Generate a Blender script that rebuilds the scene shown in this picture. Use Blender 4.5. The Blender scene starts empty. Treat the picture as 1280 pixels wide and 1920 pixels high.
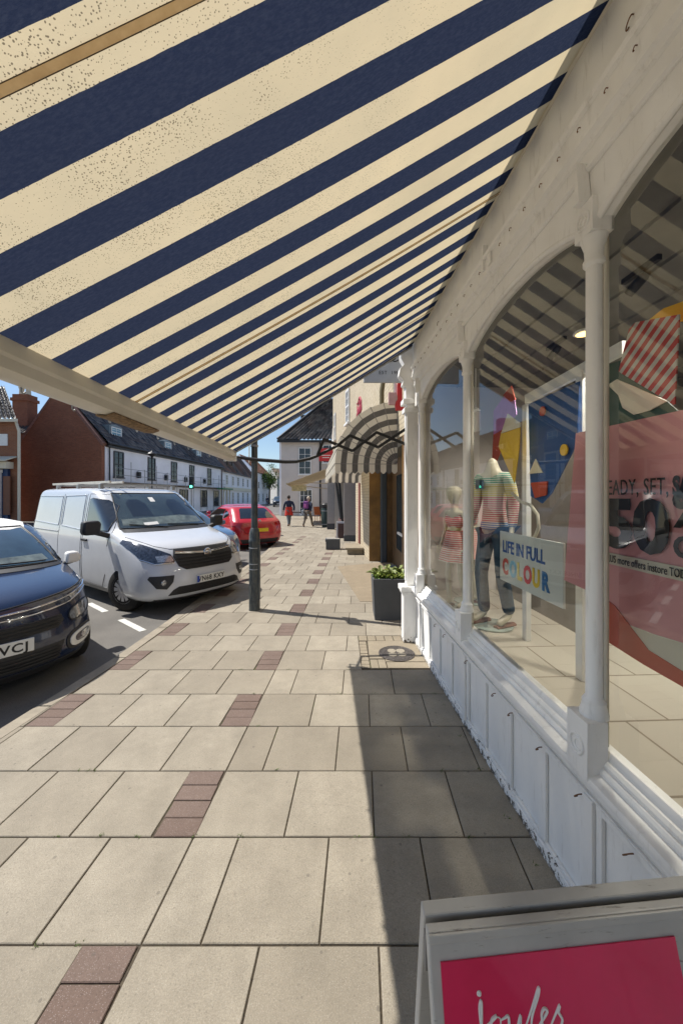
import bpy, bmesh, math, random
from mathutils import Vector, Matrix, Euler, noise
from mathutils.bvhtree import BVHTree
from mathutils.geometry import delaunay_2d_cdt
R = math.radians
S = bpy.context.scene
random.seed(7)

# ------------------------------------------------------------------ camera, sky, sun, exposure
cam = bpy.data.cameras.new('camera'); camo = bpy.data.objects.new('camera', cam)
S.collection.objects.link(camo); S.camera = camo
cam.sensor_fit = 'VERTICAL'; cam.sensor_height = 36.0; cam.lens = 36.0 * 685 / 1920
cam.clip_start = 0.03; cam.clip_end = 2000
camo.location = (0, 0, 1.72); camo.rotation_euler = (R(90), 0, 0); cam.shift_y = -30 / 1920      # level camera, horizon a little above the middle

SUN_EL = R(55.8); SUN_AZ = math.atan2(-.954, .30)      # towards the sun, measured from +Y to +X
W = bpy.data.worlds.new('World'); S.world = W; W.use_nodes = True
wn = W.node_tree.nodes; wl = W.node_tree.links
sky = wn.new('ShaderNodeTexSky'); sky.sky_type = 'NISHITA'; sky.sun_disc = False
sky.sun_elevation = SUN_EL; sky.sun_rotation = SUN_AZ
sky.air_density = 1.0; sky.dust_density = 0.4; sky.ozone_density = 3.0
bg = wn['Background']; bg.inputs[1].default_value = 0.10
wl.new(sky.outputs[0], bg.inputs[0])
sd = bpy.data.lights.new('sun', 'SUN'); sd.energy = 4.6; sd.angle = R(0.5); sd.color = (1, .955, .88)
so = bpy.data.objects.new('sun', sd); S.collection.objects.link(so)
sv = Vector((math.sin(SUN_AZ) * math.cos(SUN_EL), math.cos(SUN_AZ) * math.cos(SUN_EL), math.sin(SUN_EL)))
so.rotation_euler = sv.to_track_quat('Z', 'Y').to_euler(); so.location = sv * 60
S.view_settings.view_transform = 'Standard'; S.view_settings.look = 'None'
S.view_settings.exposure = 0.42; S.view_settings.gamma = 1
S.cycles.max_bounces = 10; S.cycles.transparent_max_bounces = 16
S.cycles.sample_clamp_indirect = 6

# ------------------------------------------------------------------ materials
def nd(nt, t, **k):
    n = nt.nodes.new(t)
    for a, v in k.items(): setattr(n, a, v)
    return n
def newmat(name):
    m = bpy.data.materials.new(name); m.use_nodes = True
    nt = m.node_tree; b = nt.nodes['Principled BSDF']
    return m, nt, b
def coords(nt, kind='Object', scale=1.0):
    tc = nd(nt, 'ShaderNodeTexCoord'); mp = nd(nt, 'ShaderNodeMapping')
    nt.links.new(tc.outputs[kind], mp.inputs[0])
    mp.inputs['Scale'].default_value = (scale,) * 3 if not isinstance(scale, tuple) else scale
    return mp.outputs[0]
def noise_fac(nt, vec, scale, detail=4, lo=.4, hi=.6, rough=.6):
    n = nd(nt, 'ShaderNodeTexNoise'); n.inputs['Scale'].default_value = scale
    n.inputs['Detail'].default_value = detail; n.inputs['Roughness'].default_value = rough
    nt.links.new(vec, n.inputs['Vector'])
    r = nd(nt, 'ShaderNodeMapRange'); r.inputs[1].default_value = lo; r.inputs[2].default_value = hi
    nt.links.new(n.outputs[0], r.inputs[0]); return r.outputs[0]
def mix(nt, fac, a, b, mode='MIX'):
    m = nd(nt, 'ShaderNodeMix', data_type='RGBA', blend_type=mode)
    if isinstance(fac, float): m.inputs[0].default_value = fac
    else: nt.links.new(fac, m.inputs[0])
    for i, v in ((6, a), (7, b)):
        if isinstance(v, tuple): m.inputs[i].default_value = (*v[:3], 1)
        else: nt.links.new(v, m.inputs[i])
    return m.outputs[2]
def mth(nt, op, a, b=0.0, c=0.0):
    m = nd(nt, 'ShaderNodeMath', operation=op)
    for i, v in enumerate((a, b, c)):
        if isinstance(v, (int, float)): m.inputs[i].default_value = v
        else: nt.links.new(v, m.inputs[i])
    return m.outputs[0]
def bump(nt, b, h, strength=.3, dist=.01):
    n = nd(nt, 'ShaderNodeBump'); n.inputs['Strength'].default_value = strength; n.inputs['Distance'].default_value = dist
    nt.links.new(h, n.inputs['Height']); nt.links.new(n.outputs[0], b.inputs['Normal'])
def mat(name, col, rough=.6, metal=0, var=.12, scale=6., bmp=0., bscale=60., coat=0., emit=None, spec=None):
    m, nt, b = newmat(name)
    v = coords(nt)
    f = noise_fac(nt, v, scale, 5, .3, .7)
    dk = tuple(c * (1 - var) for c in col); lt = tuple(min(1, c * (1 + var)) for c in col)
    nt.links.new(mix(nt, f, dk, lt), b.inputs['Base Color'])
    b.inputs['Roughness'].default_value = rough; b.inputs['Metallic'].default_value = metal
    b.inputs['Coat Weight'].default_value = coat; b.inputs['Coat Roughness'].default_value = .03
    if spec is not None: b.inputs['Specular IOR Level'].default_value = spec
    if bmp: bump(nt, b, noise_fac(nt, v, bscale, 4, 0, 1), bmp, .005)
    if emit:
        b.inputs['Emission Color'].default_value = (*emit[0], 1); b.inputs['Emission Strength'].default_value = emit[1]
    return m
def brick(name, c1, c2, mortar, bw=.225, bh=.075, ms=.012, stain=.35, offset=.5):
    m, nt, b = newmat(name)
    uv = coords(nt, 'UV'); ob = coords(nt)
    t = nd(nt, 'ShaderNodeTexBrick', offset=offset); nt.links.new(uv, t.inputs[0])
    t.inputs['Color1'].default_value = (*c1, 1); t.inputs['Color2'].default_value = (*c2, 1); t.inputs['Mortar'].default_value = (*mortar, 1)
    t.inputs['Scale'].default_value = 1; t.inputs['Brick Width'].default_value = bw; t.inputs['Row Height'].default_value = bh
    t.inputs['Mortar Size'].default_value = ms; t.inputs['Mortar Smooth'].default_value = .3
    f = noise_fac(nt, ob, .8, 6, .35, .65, .7)
    g = noise_fac(nt, ob, 14., 4, .3, .7)
    c = mix(nt, mth(nt, 'MULTIPLY', f, stain), t.outputs[0], tuple(x * .45 for x in c1))
    c = mix(nt, mth(nt, 'MULTIPLY', g, .35), c, tuple(min(1, x * 1.35) for x in c2))
    nt.links.new(c, b.inputs['Base Color']); b.inputs['Roughness'].default_value = .9
    bump(nt, b, mth(nt, 'SUBTRACT', 1.0, t.outputs['Fac']), .6, .01)
    return m

def white_paint(name, col=(.88, .87, .845), grime=.07):
    m, nt, b = newmat(name)
    v = coords(nt); sep = nd(nt, 'ShaderNodeSeparateXYZ'); nt.links.new(v, sep.inputs[0])
    f = noise_fac(nt, v, 2.2, 6, .35, .7)
    c = mix(nt, mth(nt, 'MULTIPLY', f, .5), col, tuple(x * .82 for x in col))
    vs = coords(nt, 'Object', (9, 9, 1.6))
    st = noise_fac(nt, vs, 3.0, 6, .56, .74, .7)
    c = mix(nt, mth(nt, 'MULTIPLY', st, .32), c, (.30, .27, .22))
    # chipped, dirty foot of the panels
    n = noise_fac(nt, v, 28., 6, .2, .8, .75)
    low = nd(nt, 'ShaderNodeMapRange'); low.inputs[1].default_value = grime * 2.4; low.inputs[2].default_value = 0
    nt.links.new(sep.outputs[2], low.inputs[0])
    k = mth(nt, 'GREATER_THAN', mth(nt, 'ADD', n, mth(nt, 'MULTIPLY', low.outputs[0], .62)), 1.06)
    c = mix(nt, k, c, (.10, .085, .07))
    nt.links.new(c, b.inputs['Base Color']); b.inputs['Roughness'].default_value = .42
    bump(nt, b, noise_fac(nt, v, 35., 5, 0, 1), .25, .004)
    return m
M = {}
M['white_wood'] = white_paint('old white gloss paint')
M['board_paint'] = mat('scuffed grey white paint', (.50, .49, .46), .5, var=.1, scale=9, bmp=.2)
M['white'] = mat('white paint', (.80, .80, .78), .5, var=.06)
M['black'] = mat('black metal', (.015, .015, .016), .45, var=.3)
M['rust'] = mat('rusty metal', (.16, .075, .035), .85, var=.5, scale=60, bmp=.5)
M['darkgap'] = mat('dark recess', (.02, .018, .016), .9)
M['alu'] = mat('cream enamelled aluminium', (.66, .62, .53), .4, var=.08, scale=4)
M['steel'] = mat('grey galvanised steel', (.33, .34, .35), .45, .7, var=.15)
M['chrome'] = mat('chrome', (.75, .75, .76), .12, 1, var=.02)
M['tyre'] = mat('tyre rubber', (.022, .021, .02), .85, var=.3, scale=30)
M['alloy'] = mat('alloy', (.62, .62, .63), .35, .5, var=.08)
M['plastic'] = mat('black plastic trim', (.025, .025, .027), .55, var=.2, scale=30)
M['red'] = mat('red gloss', (.55, .025, .03), .35, var=.1)
M['lens'] = mat('clear lamp lens', (.42, .44, .46), .08, .55, var=.5, scale=45, coat=1)
M['lens_dark'] = mat('dark lamp housing', (.05, .06, .08), .08, .4, var=.7, scale=28, coat=1)
M['ink'] = mat('black ink', (.012, .012, .013), .6)
M['plate'] = mat('white number plate', (.72, .72, .68), .4, var=.04)
M['plate_y'] = mat('yellow number plate', (.80, .60, .02), .4, var=.04)
M['skin'] = mat('skin', (.48, .27, .19), .6, var=.08)
M['render_w'] = mat('white render', (.86, .87, .92), .85, var=.08, scale=.7, bmp=.2)
M['render_c'] = mat('off white render', (.62, .57, .53), .9, var=.07, scale=.8, bmp=.2)
M['leaf'] = mat('leaf green', (.10, .17, .025), .6, var=.7, scale=25)
M['leaf_y'] = mat('leaf yellow green', (.26, .32, .05), .6, var=.4, scale=25)
M['glass_far'] = mat('dark far window glass', (.03, .04, .05), .06, var=.4, scale=3, spec=.7)
M['brick_r'] = brick('red brown brick', (.25, .088, .048), (.36, .135, .072), (.16, .11, .08))
M['brick_o'] = brick('orange red brick', (.25, .085, .04), (.33, .13, .06), (.26, .2, .15))
M['brick_d'] = brick('brown pier brick', (.16, .10, .075), (.25, .17, .12), (.2, .17, .13))
M['brick_y'] = brick('cream yellow stone brick', (.46, .38, .25), (.56, .48, .35), (.36, .30, .21), .23, .08, .014, .2)
# ------------------------------------------------------------------ mesh helpers
COL = S.collection
class MB:
    def __init__(s): s.v = []; s.f = []; s.m = []; s.cur = 0; s.tint = []; s.ct = .5
    def face(s, idx): s.f.append(tuple(idx)); s.m.append(s.cur); s.tint.append(s.ct)
    def poly(s, pts):
        n = len(s.v); s.v += [Vector(p) for p in pts]; s.face(range(n, n + len(pts)))
    def box(s, x0, x1, y0, y1, z0, z1, mx=None):
        n = len(s.v)
        P = [(x0, y0, z0), (x1, y0, z0), (x1, y1, z0), (x0, y1, z0), (x0, y0, z1), (x1, y0, z1), (x1, y1, z1), (x0, y1, z1)]
        s.v += [(mx @ Vector(p)) if mx else Vector(p) for p in P]
        for q in ((0, 3, 2, 1), (4, 5, 6, 7), (0, 1, 5, 4), (1, 2, 6, 5), (2, 3, 7, 6), (3, 0, 4, 7)): s.face([n + i for i in q])
        return s
    def prism(s, pts, vec):
        pts = [Vector(p) for p in pts]; vec = Vector(vec); n = len(s.v); k = len(pts)
        s.v += pts + [p + vec for p in pts]
        s.face(list(range(n, n + k))[::-1]); s.face(range(n + k, n + 2 * k))
        for i in range(k): j = (i + 1) % k; s.face((n + i, n + j, n + k + j, n + k + i))
        return s
    def bar(s, a, b, w, h, up=(0, 0, 1)):
        a = Vector(a); b = Vector(b); d = (b - a).normalized(); up = Vector(up)
        if abs(d.dot(up)) > .99: up = Vector((0, 1, 0))
        x = d.cross(up).normalized(); y = x.cross(d)
        q = [a + x * i * w / 2 + y * j * h / 2 for i, j in ((-1, -1), (1, -1), (1, 1), (-1, 1))]
        return s.prism(q, b - a)
    def tube(s, pts, r, seg=10, closed=False, flat=1.0, up=None):
        pts = [Vector(p) for p in pts]; k = len(pts); n0 = len(s.v)
        rr = r if isinstance(r, (list, tuple)) else [r] * k
        prev = None
        for i, p in enumerate(pts):
            a = pts[(i - 1) % k] if (closed or i > 0) else p; b = pts[(i + 1) % k] if (closed or i < k - 1) else p
            d = (b - a).normalized()
            if prev is None:
                u = Vector(up) if up else (Vector((0, 0, 1)) if abs(d.z) < .9 else Vector((0, 1, 0)))
                x = d.cross(u).normalized()
            else: x = (prev - d * prev.dot(d)).normalized()
            prev = x; y = x.cross(d)
            for j in range(seg):
                t = 2 * math.pi * j / seg; s.v.append(p + x * math.cos(t) * rr[i] + y * math.sin(t) * rr[i] * flat)
        L = k if closed else k - 1
        for i in range(L):
            for j in range(seg):
                a = n0 + i * seg + j; b = n0 + i * seg + (j + 1) % seg; c = n0 + ((i + 1) % k) * seg
                s.face((a, b, c + (j + 1) % seg, c + j))
        if not closed:
            s.face([n0 + j for j in range(seg)][::-1]); s.face([n0 + (k - 1) * seg + j for j in range(seg)])
        return s
    def lathe(s, prof, c=(0, 0, 0), seg=24, mx=None):
        n0 = len(s.v); c = Vector(c)
        for r, z in prof:
            for j in range(seg):
                t = 2 * math.pi * j / seg; p = Vector((r * math.cos(t), r * math.sin(t), z))
                s.v.append((mx @ p if mx else p) + c)
        for i in range(len(prof) - 1):
            for j in range(seg):
                a = n0 + i * seg + j; b = n0 + i * seg + (j + 1) % seg
                s.face((a, b, b + seg, a + seg))
        s.face([n0 + j for j in range(seg)][::-1]); s.face([n0 + (len(prof) - 1) * seg + j for j in range(seg)])
        return s
    def grid(s, fn, nu, nv):
        n0 = len(s.v)
        for i in range(nu + 1):
            for j in range(nv + 1): s.v.append(Vector(fn(i / nu, j / nv)))
        for i in range(nu):
            for j in range(nv):
                a = n0 + i * (nv + 1) + j; s.face((a, a + nv + 1, a + nv + 2, a + 1))
        return s
    def extr(s, prof, s0, s1):
        """profile of (x,z) points extruded along y"""
        return s.prism([(x, s0, z) for x, z in prof], (0, s1 - s0, 0))
    def mesh(s, name, mats, smooth=0):
        me = bpy.data.meshes.new(name); me.from_pydata([tuple(v) for v in s.v], [], s.f)
        for m in (mats if isinstance(mats, (list, tuple)) else [mats]): me.materials.append(m)
        me.polygons.foreach_set('material_index', s.m)
        at = me.attributes.new('tint', 'FLOAT', 'FACE'); at.data.foreach_set('value', s.tint)
        uvl = me.uv_layers.new(name='UVMap')
        for p in me.polygons:
            n = p.normal
            if abs(n.z) > .985: t = Vector((1, 0, 0)); b = Vector((0, 1, 0))
            else: t = Vector((-n.y, n.x, 0)).normalized(); b = n.cross(t)
            for li in p.loop_indices:
                q = me.vertices[me.loops[li].vertex_index].co; uvl.data[li].uv = (q.dot(t), q.dot(b))
        if smooth:
            me.polygons.foreach_set('use_smooth', [True] * len(me.polygons)); me.set_sharp_from_angle(angle=R(smooth))
        return me
    def build(s, name, mats, parent=None, smooth=0, bevel=0, loc=None, rot=None):
        bm = bmesh.new(); me = s.mesh(name, mats, 0); bm.from_mesh(me)
        bmesh.ops.recalc_face_normals(bm, faces=bm.faces); bm.to_mesh(me); bm.free()
        if smooth:
            me.polygons.foreach_set('use_smooth', [True] * len(me.polygons)); me.set_sharp_from_angle(angle=R(smooth))
        o = bpy.data.objects.new(name, me); COL.objects.link(o)
        if parent: o.parent = parent
        if loc: o.location = loc
        if rot is not None: o.rotation_euler = (0, 0, rot)
        if bevel:
            b = o.modifiers.new('bevel', 'BEVEL'); b.width = bevel; b.segments = 2; b.limit_method = 'ANGLE'; b.angle_limit = R(40)
        return o
def thing(name, label, cat, loc=(0, 0, 0), rz=0, group=None):
    o = bpy.data.objects.new(name, None); COL.objects.link(o); o.location = loc; o.rotation_euler = (0, 0, rz)
    o.empty_display_size = .2
    return tag(o, label, cat, group)
def tag(o, label, cat, group=None):
    o['label'] = label; o['category'] = cat
    if group: o['group'] = group
    return o
def struct(o, kind='structure'): o['kind'] = kind; return o
def copy_tree(o, parent=None):
    c = o.copy(); COL.objects.link(c); c.parent = parent
    for k, v in list(o.items()): c[k] = v
    for ch in list(o.children): copy_tree(ch, c)
    return c
def textobj(txt, size, m, parent, origin, ux, uy, depth=.001, bold=0, name='lettering', align='LEFT', sx=1.0, spacing=1.0, shear=0):
    cu = bpy.data.curves.new('t', 'FONT'); cu.body = txt; cu.size = size; cu.extrude = depth; cu.offset = bold
    cu.align_x = align; cu.resolution_u = 3; cu.space_character = spacing; cu.shear = shear
    o = bpy.data.objects.new('t', cu); COL.objects.link(o)
    me = bpy.data.meshes.new_from_object(o.evaluated_get(bpy.context.evaluated_depsgraph_get()))
    bpy.data.objects.remove(o); me.materials.clear(); me.materials.append(m)
    ux = Vector(ux).normalized(); uy = Vector(uy).normalized(); uz = ux.cross(uy)
    mx = Matrix((ux * sx, uy, uz)).transposed().to_4x4(); mx.translation = Vector(origin)
    me.transform(mx)
    r = bpy.data.objects.new(name, me); COL.objects.link(r); r.parent = parent
    return r
def strokes(lines, w, m, parent, origin, ux, uy, sc, name='lettering'):
    """hand-drawn script letters as raised strokes"""
    ux = Vector(ux).normalized(); uy = Vector(uy).normalized(); nz = ux.cross(uy); b = MB(); O = Vector(origin)
    for ln in lines:
        P = [Vector((x, y, 0)) for x, y in ln]; out = []
        for i in range(len(P) - 1):
            p0 = P[max(i - 1, 0)]; p1 = P[i]; p2 = P[i + 1]; p3 = P[min(i + 2, len(P) - 1)]
            for k in range(6):
                t = k / 6
                out.append(.5 * ((2 * p1) + (p2 - p0) * t + (2 * p0 - 5 * p1 + 4 * p2 - p3) * t * t + (3 * p1 - p0 - 3 * p2 + p3) * t ** 3))
        out.append(P[-1]); k = len(out)
        b.tube([O + ux * q.x * sc + uy * q.y * sc for q in out],
               [w * (.45 + .55 * math.sin(math.pi * min(1, (i + .5) / k * 1.15))) for i in range(k)], 6, flat=1, up=nz)
    return b.build(name, m, parent, 60)
def pantile(name, m, parent, A, B, C, D, tw=.26, th=.33, amp=.035, seg=5):
    """A,B eave corners; D,C ridge corners above them"""
    A, B, C, D = map(Vector, (A, B, C, D)); n = (B - A).cross(D - A).normalized()
    if n.z < 0: n = -n
    L = max((B - A).length, (C - D).length); H = ((D - A).length + (C - B).length) / 2
    nu = max(1, int(L / tw)); nv = max(1, int(H / th)); b = MB()
    rows = []
    for j in range(nv): rows += [(j / nv, 1.0), ((j + .97) / nv, 0.0)]
    rows.append((1, 0.))
    n0 = 0; cols = nu * seg + 1
    for v, lift in rows:
        for i in range(cols):
            u = i / (cols - 1); p = A.lerp(B, u).lerp(D.lerp(C, u), v); ph = (u * L / tw) % 1
            h = amp * (math.sin(2 * math.pi * ph) * .6 + (.4 if ph < .5 else 0)) + lift * .03
            b.v.append(p + n * h)
    for j in range(len(rows) - 1):
        for i in range(cols - 1):
            a = j * cols + i
            b.ct = random.Random(i // seg * 131 + j // 2 * 7).random()
            b.face((a, a + 1, a + 1 + cols, a + cols))
    return b.build(name, m, parent, 50)
def skinfig(J, E, root, name, m, parent=None, sub=2, extra=None):
    """one continuous skinned surface from joints J {name:(x,y,z,r)} and edges E"""
    names = list(J); me = bpy.data.meshes.new(name)
    me.from_pydata([J[k][:3] for k in names], [(names.index(a), names.index(b)) for a, b in E], [])
    o = bpy.data.objects.new('tmp', me); COL.objects.link(o)
    sk = o.modifiers.new('s', 'SKIN'); sk.use_smooth_shade = True; sk.branch_smoothing = .6
    ss = o.modifiers.new('u', 'SUBSURF'); ss.levels = sub; ss.render_levels = sub
    for i, k in enumerate(names):
        r = J[k][3]; r = r if isinstance(r, tuple) else (r, r)
        me.skin_vertices[0].data[i].radius = r
        me.skin_vertices[0].data[i].use_root = (k == root)
    me2 = bpy.data.meshes.new_from_object(o.evaluated_get(bpy.context.evaluated_depsgraph_get()))
    bpy.data.objects.remove(o); me2.name = name; me2.materials.clear(); me2.materials.append(m)
    me2.polygons.foreach_set('use_smooth', [True] * len(me2.polygons))
    r = bpy.data.objects.new(name, me2); COL.objects.link(r); r.parent = parent
    return r
def window(parent, O, ux, w, h, nx=2, ny=3, depth=.06, fm=None, name='window', out=None, gm=None):
    """sash window on a wall: O lower-left corner on the wall face, ux along the wall, out = outward normal"""
    O = Vector(O); ux = Vector(ux).normalized(); out = Vector(out).normalized(); Z = Vector((0, 0, 1)); fm = fm or M['white']
    def bx(b, u0, u1, z0, z1, d0, d1):
        b.prism([O + ux * u0 + Z * z0 + out * d0, O + ux * u1 + Z * z0 + out * d0, O + ux * u1 + Z * z1 + out * d0, O + ux * u0 + Z * z1 + out * d0], out * (d1 - d0))
    b = MB(); t = .07
    bx(b, 0, t, 0, h, .004, depth); bx(b, w - t, w, 0, h, .004, depth); bx(b, t, w - t, 0, t, .006, depth - .004); bx(b, t, w - t, h - t, h, .006, depth - .004)
    bx(b, t, w - t, h / 2 - .03, h / 2 + .03, .006, depth)
    for i in range(1, nx): bx(b, w * i / nx - .016, w * i / nx + .016, t, h - t, .008, depth - .012)
    for j in range(1, ny * 2):
        if j != ny: bx(b, t, w - t, h * j / (2 * ny) - .014, h * j / (2 * ny) + .014, .009, depth - .014)
    f = b.build(name, fm, parent)
    g = MB(); bx(g, t * .5, w - t * .5, t * .5, h - t * .5, .002, .02); g.build('pane', gm or M['glass_far'], f)
    s_ = MB(); bx(s_, -.06, w + .06, -.08, -.002, .002, depth + .06); s_.build('sill', fm, f)
    return f
# ------------------------------------------------------------------ ground, road, pavement
m, nt, b = newmat('asphalt'); v = coords(nt)
f1 = noise_fac(nt, v, 1.1, 6, .35, .65); f2 = noise_fac(nt, v, 160, 3, .35, .65)
c = mix(nt, f1, (.085, .08, .075), (.15, .14, .128)); c = mix(nt, mth(nt, 'MULTIPLY', f2, .55), c, (.26, .245, .22))
nt.links.new(c, b.inputs['Base Color']); b.inputs['Roughness'].default_value = .85; bump(nt, b, f2, .5, .006); M['asphalt'] = m
def slabmat(name, ca, cb, speck, sp_amt, dots):
    m, nt, b = newmat(name); v = coords(nt)
    at = nd(nt, 'ShaderNodeAttribute', attribute_name='tint')
    f = noise_fac(nt, v, 5., 7, .3, .7, .7); f2 = noise_fac(nt, v, 170., 4, .36, .64, .75); f3 = noise_fac(nt, v, 75., 3, .62, .66); f4 = noise_fac(nt, v, 1.3, 6, .42, .66, .75)
    c = mix(nt, at.outputs['Fac'], ca, cb); c = mix(nt, mth(nt, 'MULTIPLY', f, .50), c, tuple(x * .60 for x in ca))
    c = mix(nt, mth(nt, 'MULTIPLY', f2, .48), c, tuple(x * .52 for x in ca)); c = mix(nt, mth(nt, 'MULTIPLY', f3, .35), c, tuple(x * .35 for x in ca))
    c = mix(nt, mth(nt, 'MULTIPLY', f4, .42), c, tuple(x * .55 for x in ca))
    vo = nd(nt, 'ShaderNodeTexVoronoi'); vo.inputs['Scale'].default_value = dots; nt.links.new(v, vo.inputs['Vector'])
    k = mth(nt, 'MULTIPLY', mth(nt, 'LESS_THAN', vo.outputs['Distance'], .22), sp_amt); c = mix(nt, k, c, speck)
    # chewing gum, drips and dark spots
    v2 = nd(nt, 'ShaderNodeTexVoronoi'); v2.inputs['Scale'].default_value = 9; nt.links.new(v, v2.inputs['Vector'])
    k = mth(nt, 'MULTIPLY', mth(nt, 'LESS_THAN', v2.outputs['Distance'], .07), .45); c = mix(nt, k, c, (.10, .085, .07))
    nt.links.new(c, b.inputs['Base Color']); b.inputs['Roughness'].default_value = .85
    bump(nt, b, mth(nt, 'ADD', f2, f), .35, .003); return m
M['slab'] = slabmat('buff concrete slab', (.318, .274, .208), (.455, .402, .315), (.55, .52, .46), .28, 190)
M['block'] = slabmat('red brown block paver', (.185, .125, .098), (.235, .170, .140), (.40, .34, .31), .45, 150)
M['tan_stone'] = slabmat('tan stone flag', (.335, .280, .200), (.385, .325, .235), (.45, .38, .28), .2, 120)
M['tan_conc'] = slabmat('smooth tan concrete', (.33, .26, .175), (.37, .30, .205), (.45, .38, .28), .2, 150)
m, nt, b = newmat('sandy joint'); v = coords(nt)
f = noise_fac(nt, v, 3.1, 6, .56, .66, .7); f2 = noise_fac(nt, v, 60, 3, .3, .7)
c = mix(nt, f2, (.05, .04, .03), (.11, .088, .06)); c = mix(nt, mth(nt, 'MULTIPLY', f, .7), c, (.09, .115, .03))
nt.links.new(c, b.inputs['Base Color']); b.inputs['Roughness'].default_value = 1; M['joint'] = m
M['kerb'] = mat('kerb stone', (.30, .26, .20), .85, var=.2, scale=7, bmp=.4)
M['line'] = mat('worn white road paint', (.62, .62, .58), .7, var=.22, scale=30)

g = MB(); g.poly([(-400, -300, -.16), (400, -300, -.16), (400, 600, -.16), (-400, 600, -.16)])
struct(g.build('ground', mat('bare ground', (.22, .19, .14), .95, var=.2, scale=.2)))
g = MB(); g.poly([(-24, -40, -.08), (2, -40, -.08), (2, 140, -.08), (-24, 140, -.08)])
struct(g.build('road', M['asphalt']))
KX = [(-40, -4.0), (-2, -3.1), (0, -2.75), (1.5, -2.5), (2.6, -2.42), (3.7, -2.30), (5, -2.28), (7.5, -2.28), (10, -2.2), (13, -2.3), (18, -2.95), (22, -3.9), (26, -5.2), (34, -8)]
def kx(y):
    for (y0, x0), (y1, x1) in zip(KX, KX[1:]):
        if y <= y1: return x0 + (x1 - x0) * (y - y0) / (y1 - y0)
    return KX[-1][1]
b = MB()
ys = [-6 + .9 * i for i in range(45)]
for y0, y1 in zip(ys, ys[1:]):
    y1 -= .012
    b.prism([(kx(y0) - .13, y0, -.1), (kx(y0), y0, -.1), (kx(y0), y0, .001), (kx(y0) - .115, y0, .001), (kx(y0) - .13, y0, -.012)], (kx(y1) - kx(y0), y1 - y0, 0))
struct(b.build('kerb', M['kerb'], bevel=.004))
# joints sheet below the slabs
b = MB()
ys = [-6 + 2 * i for i in range(21)]
for y0, y1 in zip(ys, ys[1:]):
    b.poly([(kx(y0), y0, -.006), (6, y0, -.006), (6, y1, -.006), (kx(y1), y1, -.006)])
    b.poly([(kx(y0), y0, -.006), (kx(y1), y1, -.006), (kx(y1), y1, -.12), (kx(y0), y0, -.12)])
struct(b.build('pavement_bed', M['joint']))
# slabs laid one by one
def clip(poly, keep):
    out = []; n = len(poly)
    for i in range(n):
        a, c = poly[i], poly[(i + 1) % n]; ka, kc = keep(a), keep(c)
        if ka >= 0: out.append(a)
        if (ka >= 0) != (kc >= 0):
            t = ka / (ka - kc); out.append((a[0] + (c[0] - a[0]) * t, a[1] + (c[1] - a[1]) * t))
    return out
MANHOLE = (.20, 3.64, 4.50); PATCH = [(.30, 5.95), (-.10, 8.9), (.95, 9.4), (1.25, 9.4), (1.25, 5.9)]
rnd = random.Random(3)
def joint_line(y): return -.766 + (y - 1.419) * .052        # right edge of the brick strip
def put(b, x0, x1, y0, y1, g=.0036, dz=None):
    sk = .052; ym = (y0 + y1) / 2
    q = [(x0 + g + (y0 - ym) * sk, y0 + g), (x1 - g + (y0 - ym) * sk, y0 + g), (x1 - g + (y1 - ym) * sk, y1 - g), (x0 + g + (y1 - ym) * sk, y1 - g)]
    k0, k1 = kx(y0), kx(y1)
    q = clip(q, lambda p: p[0] - (k0 + (k1 - k0) * (p[1] - y0) / (y1 - y0)) - .006)
    if 3.0 < ym < 5.0:
        if x0 > MANHOLE[0] - .1 and MANHOLE[1] < ym < MANHOLE[2]: return
        if ym > MANHOLE[1] and ym < MANHOLE[2]: q = clip(q, lambda p: MANHOLE[0] - p[0])
    if len(q) < 3: return
    ar = abs(sum(q[i][0] * q[(i + 1) % len(q)][1] - q[(i + 1) % len(q)][0] * q[i][1] for i in range(len(q)))) / 2
    if ar < .003: return
    b.ct = rnd.random(); dz = rnd.uniform(-.0012, .0012)
    cx = sum(p[0] for p in q) / len(q); cy = sum(p[1] for p in q) / len(q)
    n = len(b.v); k = len(q)
    b.v += [Vector((p[0], p[1], -.006)) for p in q] + [Vector((p[0], p[1], -.002 + dz)) for p in q]
    b.v += [Vector((p[0] + (.003 if p[0] < cx else -.003), p[1] + (.003 if p[1] < cy else -.003), dz + .001)) for p in q]
    for i in range(k):
        j = (i + 1) % k; b.face((n + i, n + j, n + k + j, n + k + i)); b.face((n + k + i, n + k + j, n + 2 * k + j, n + 2 * k + i))
    b.face(range(n + 2 * k, n + 3 * k))
SL = MB(); BL = MB()
# depth of every row line, measured off the photo (rows grow to .45 m)
row0 = 1.40; RD = .443
for r in range(-12, 70):
    y0 = row0 + r * RD; y1 = y0 + RD; ym = (y0 + y1) / 2; L = joint_line(ym); brk = (r % 2 == 1)
    x = L
    if brk:
        for k in range(4):
            put(BL, L - .215, L, y0 + k * RD / 4, y0 + (k + 1) * RD / 4, .0028)
        xl = L - .215
    else: xl = L
    n = 0
    while x < 4.5:
        w = .455 if (brk or n) else .2275
        put(SL, x, x + w, y0, y1); x += w; n += 1
    cnt = 0
    while xl > kx(ym) - .1:
        if brk and cnt == 3 and xl - kx(ym) < 1.2:
            for k in range(4): put(BL, xl - .215, xl, y0 + k * RD / 4, y0 + (k + 1) * RD / 4, .0028)
            xl -= .215; cnt += 1; continue
        put(SL, xl - .415, xl, y0, y1); xl -= .415; cnt += 1
struct(SL.build('pavement', M['slab'], smooth=0))
struct(BL.build('pavement_bricks', M['block'], smooth=0))
wd_ = MB(); wr = random.Random(9)
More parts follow.
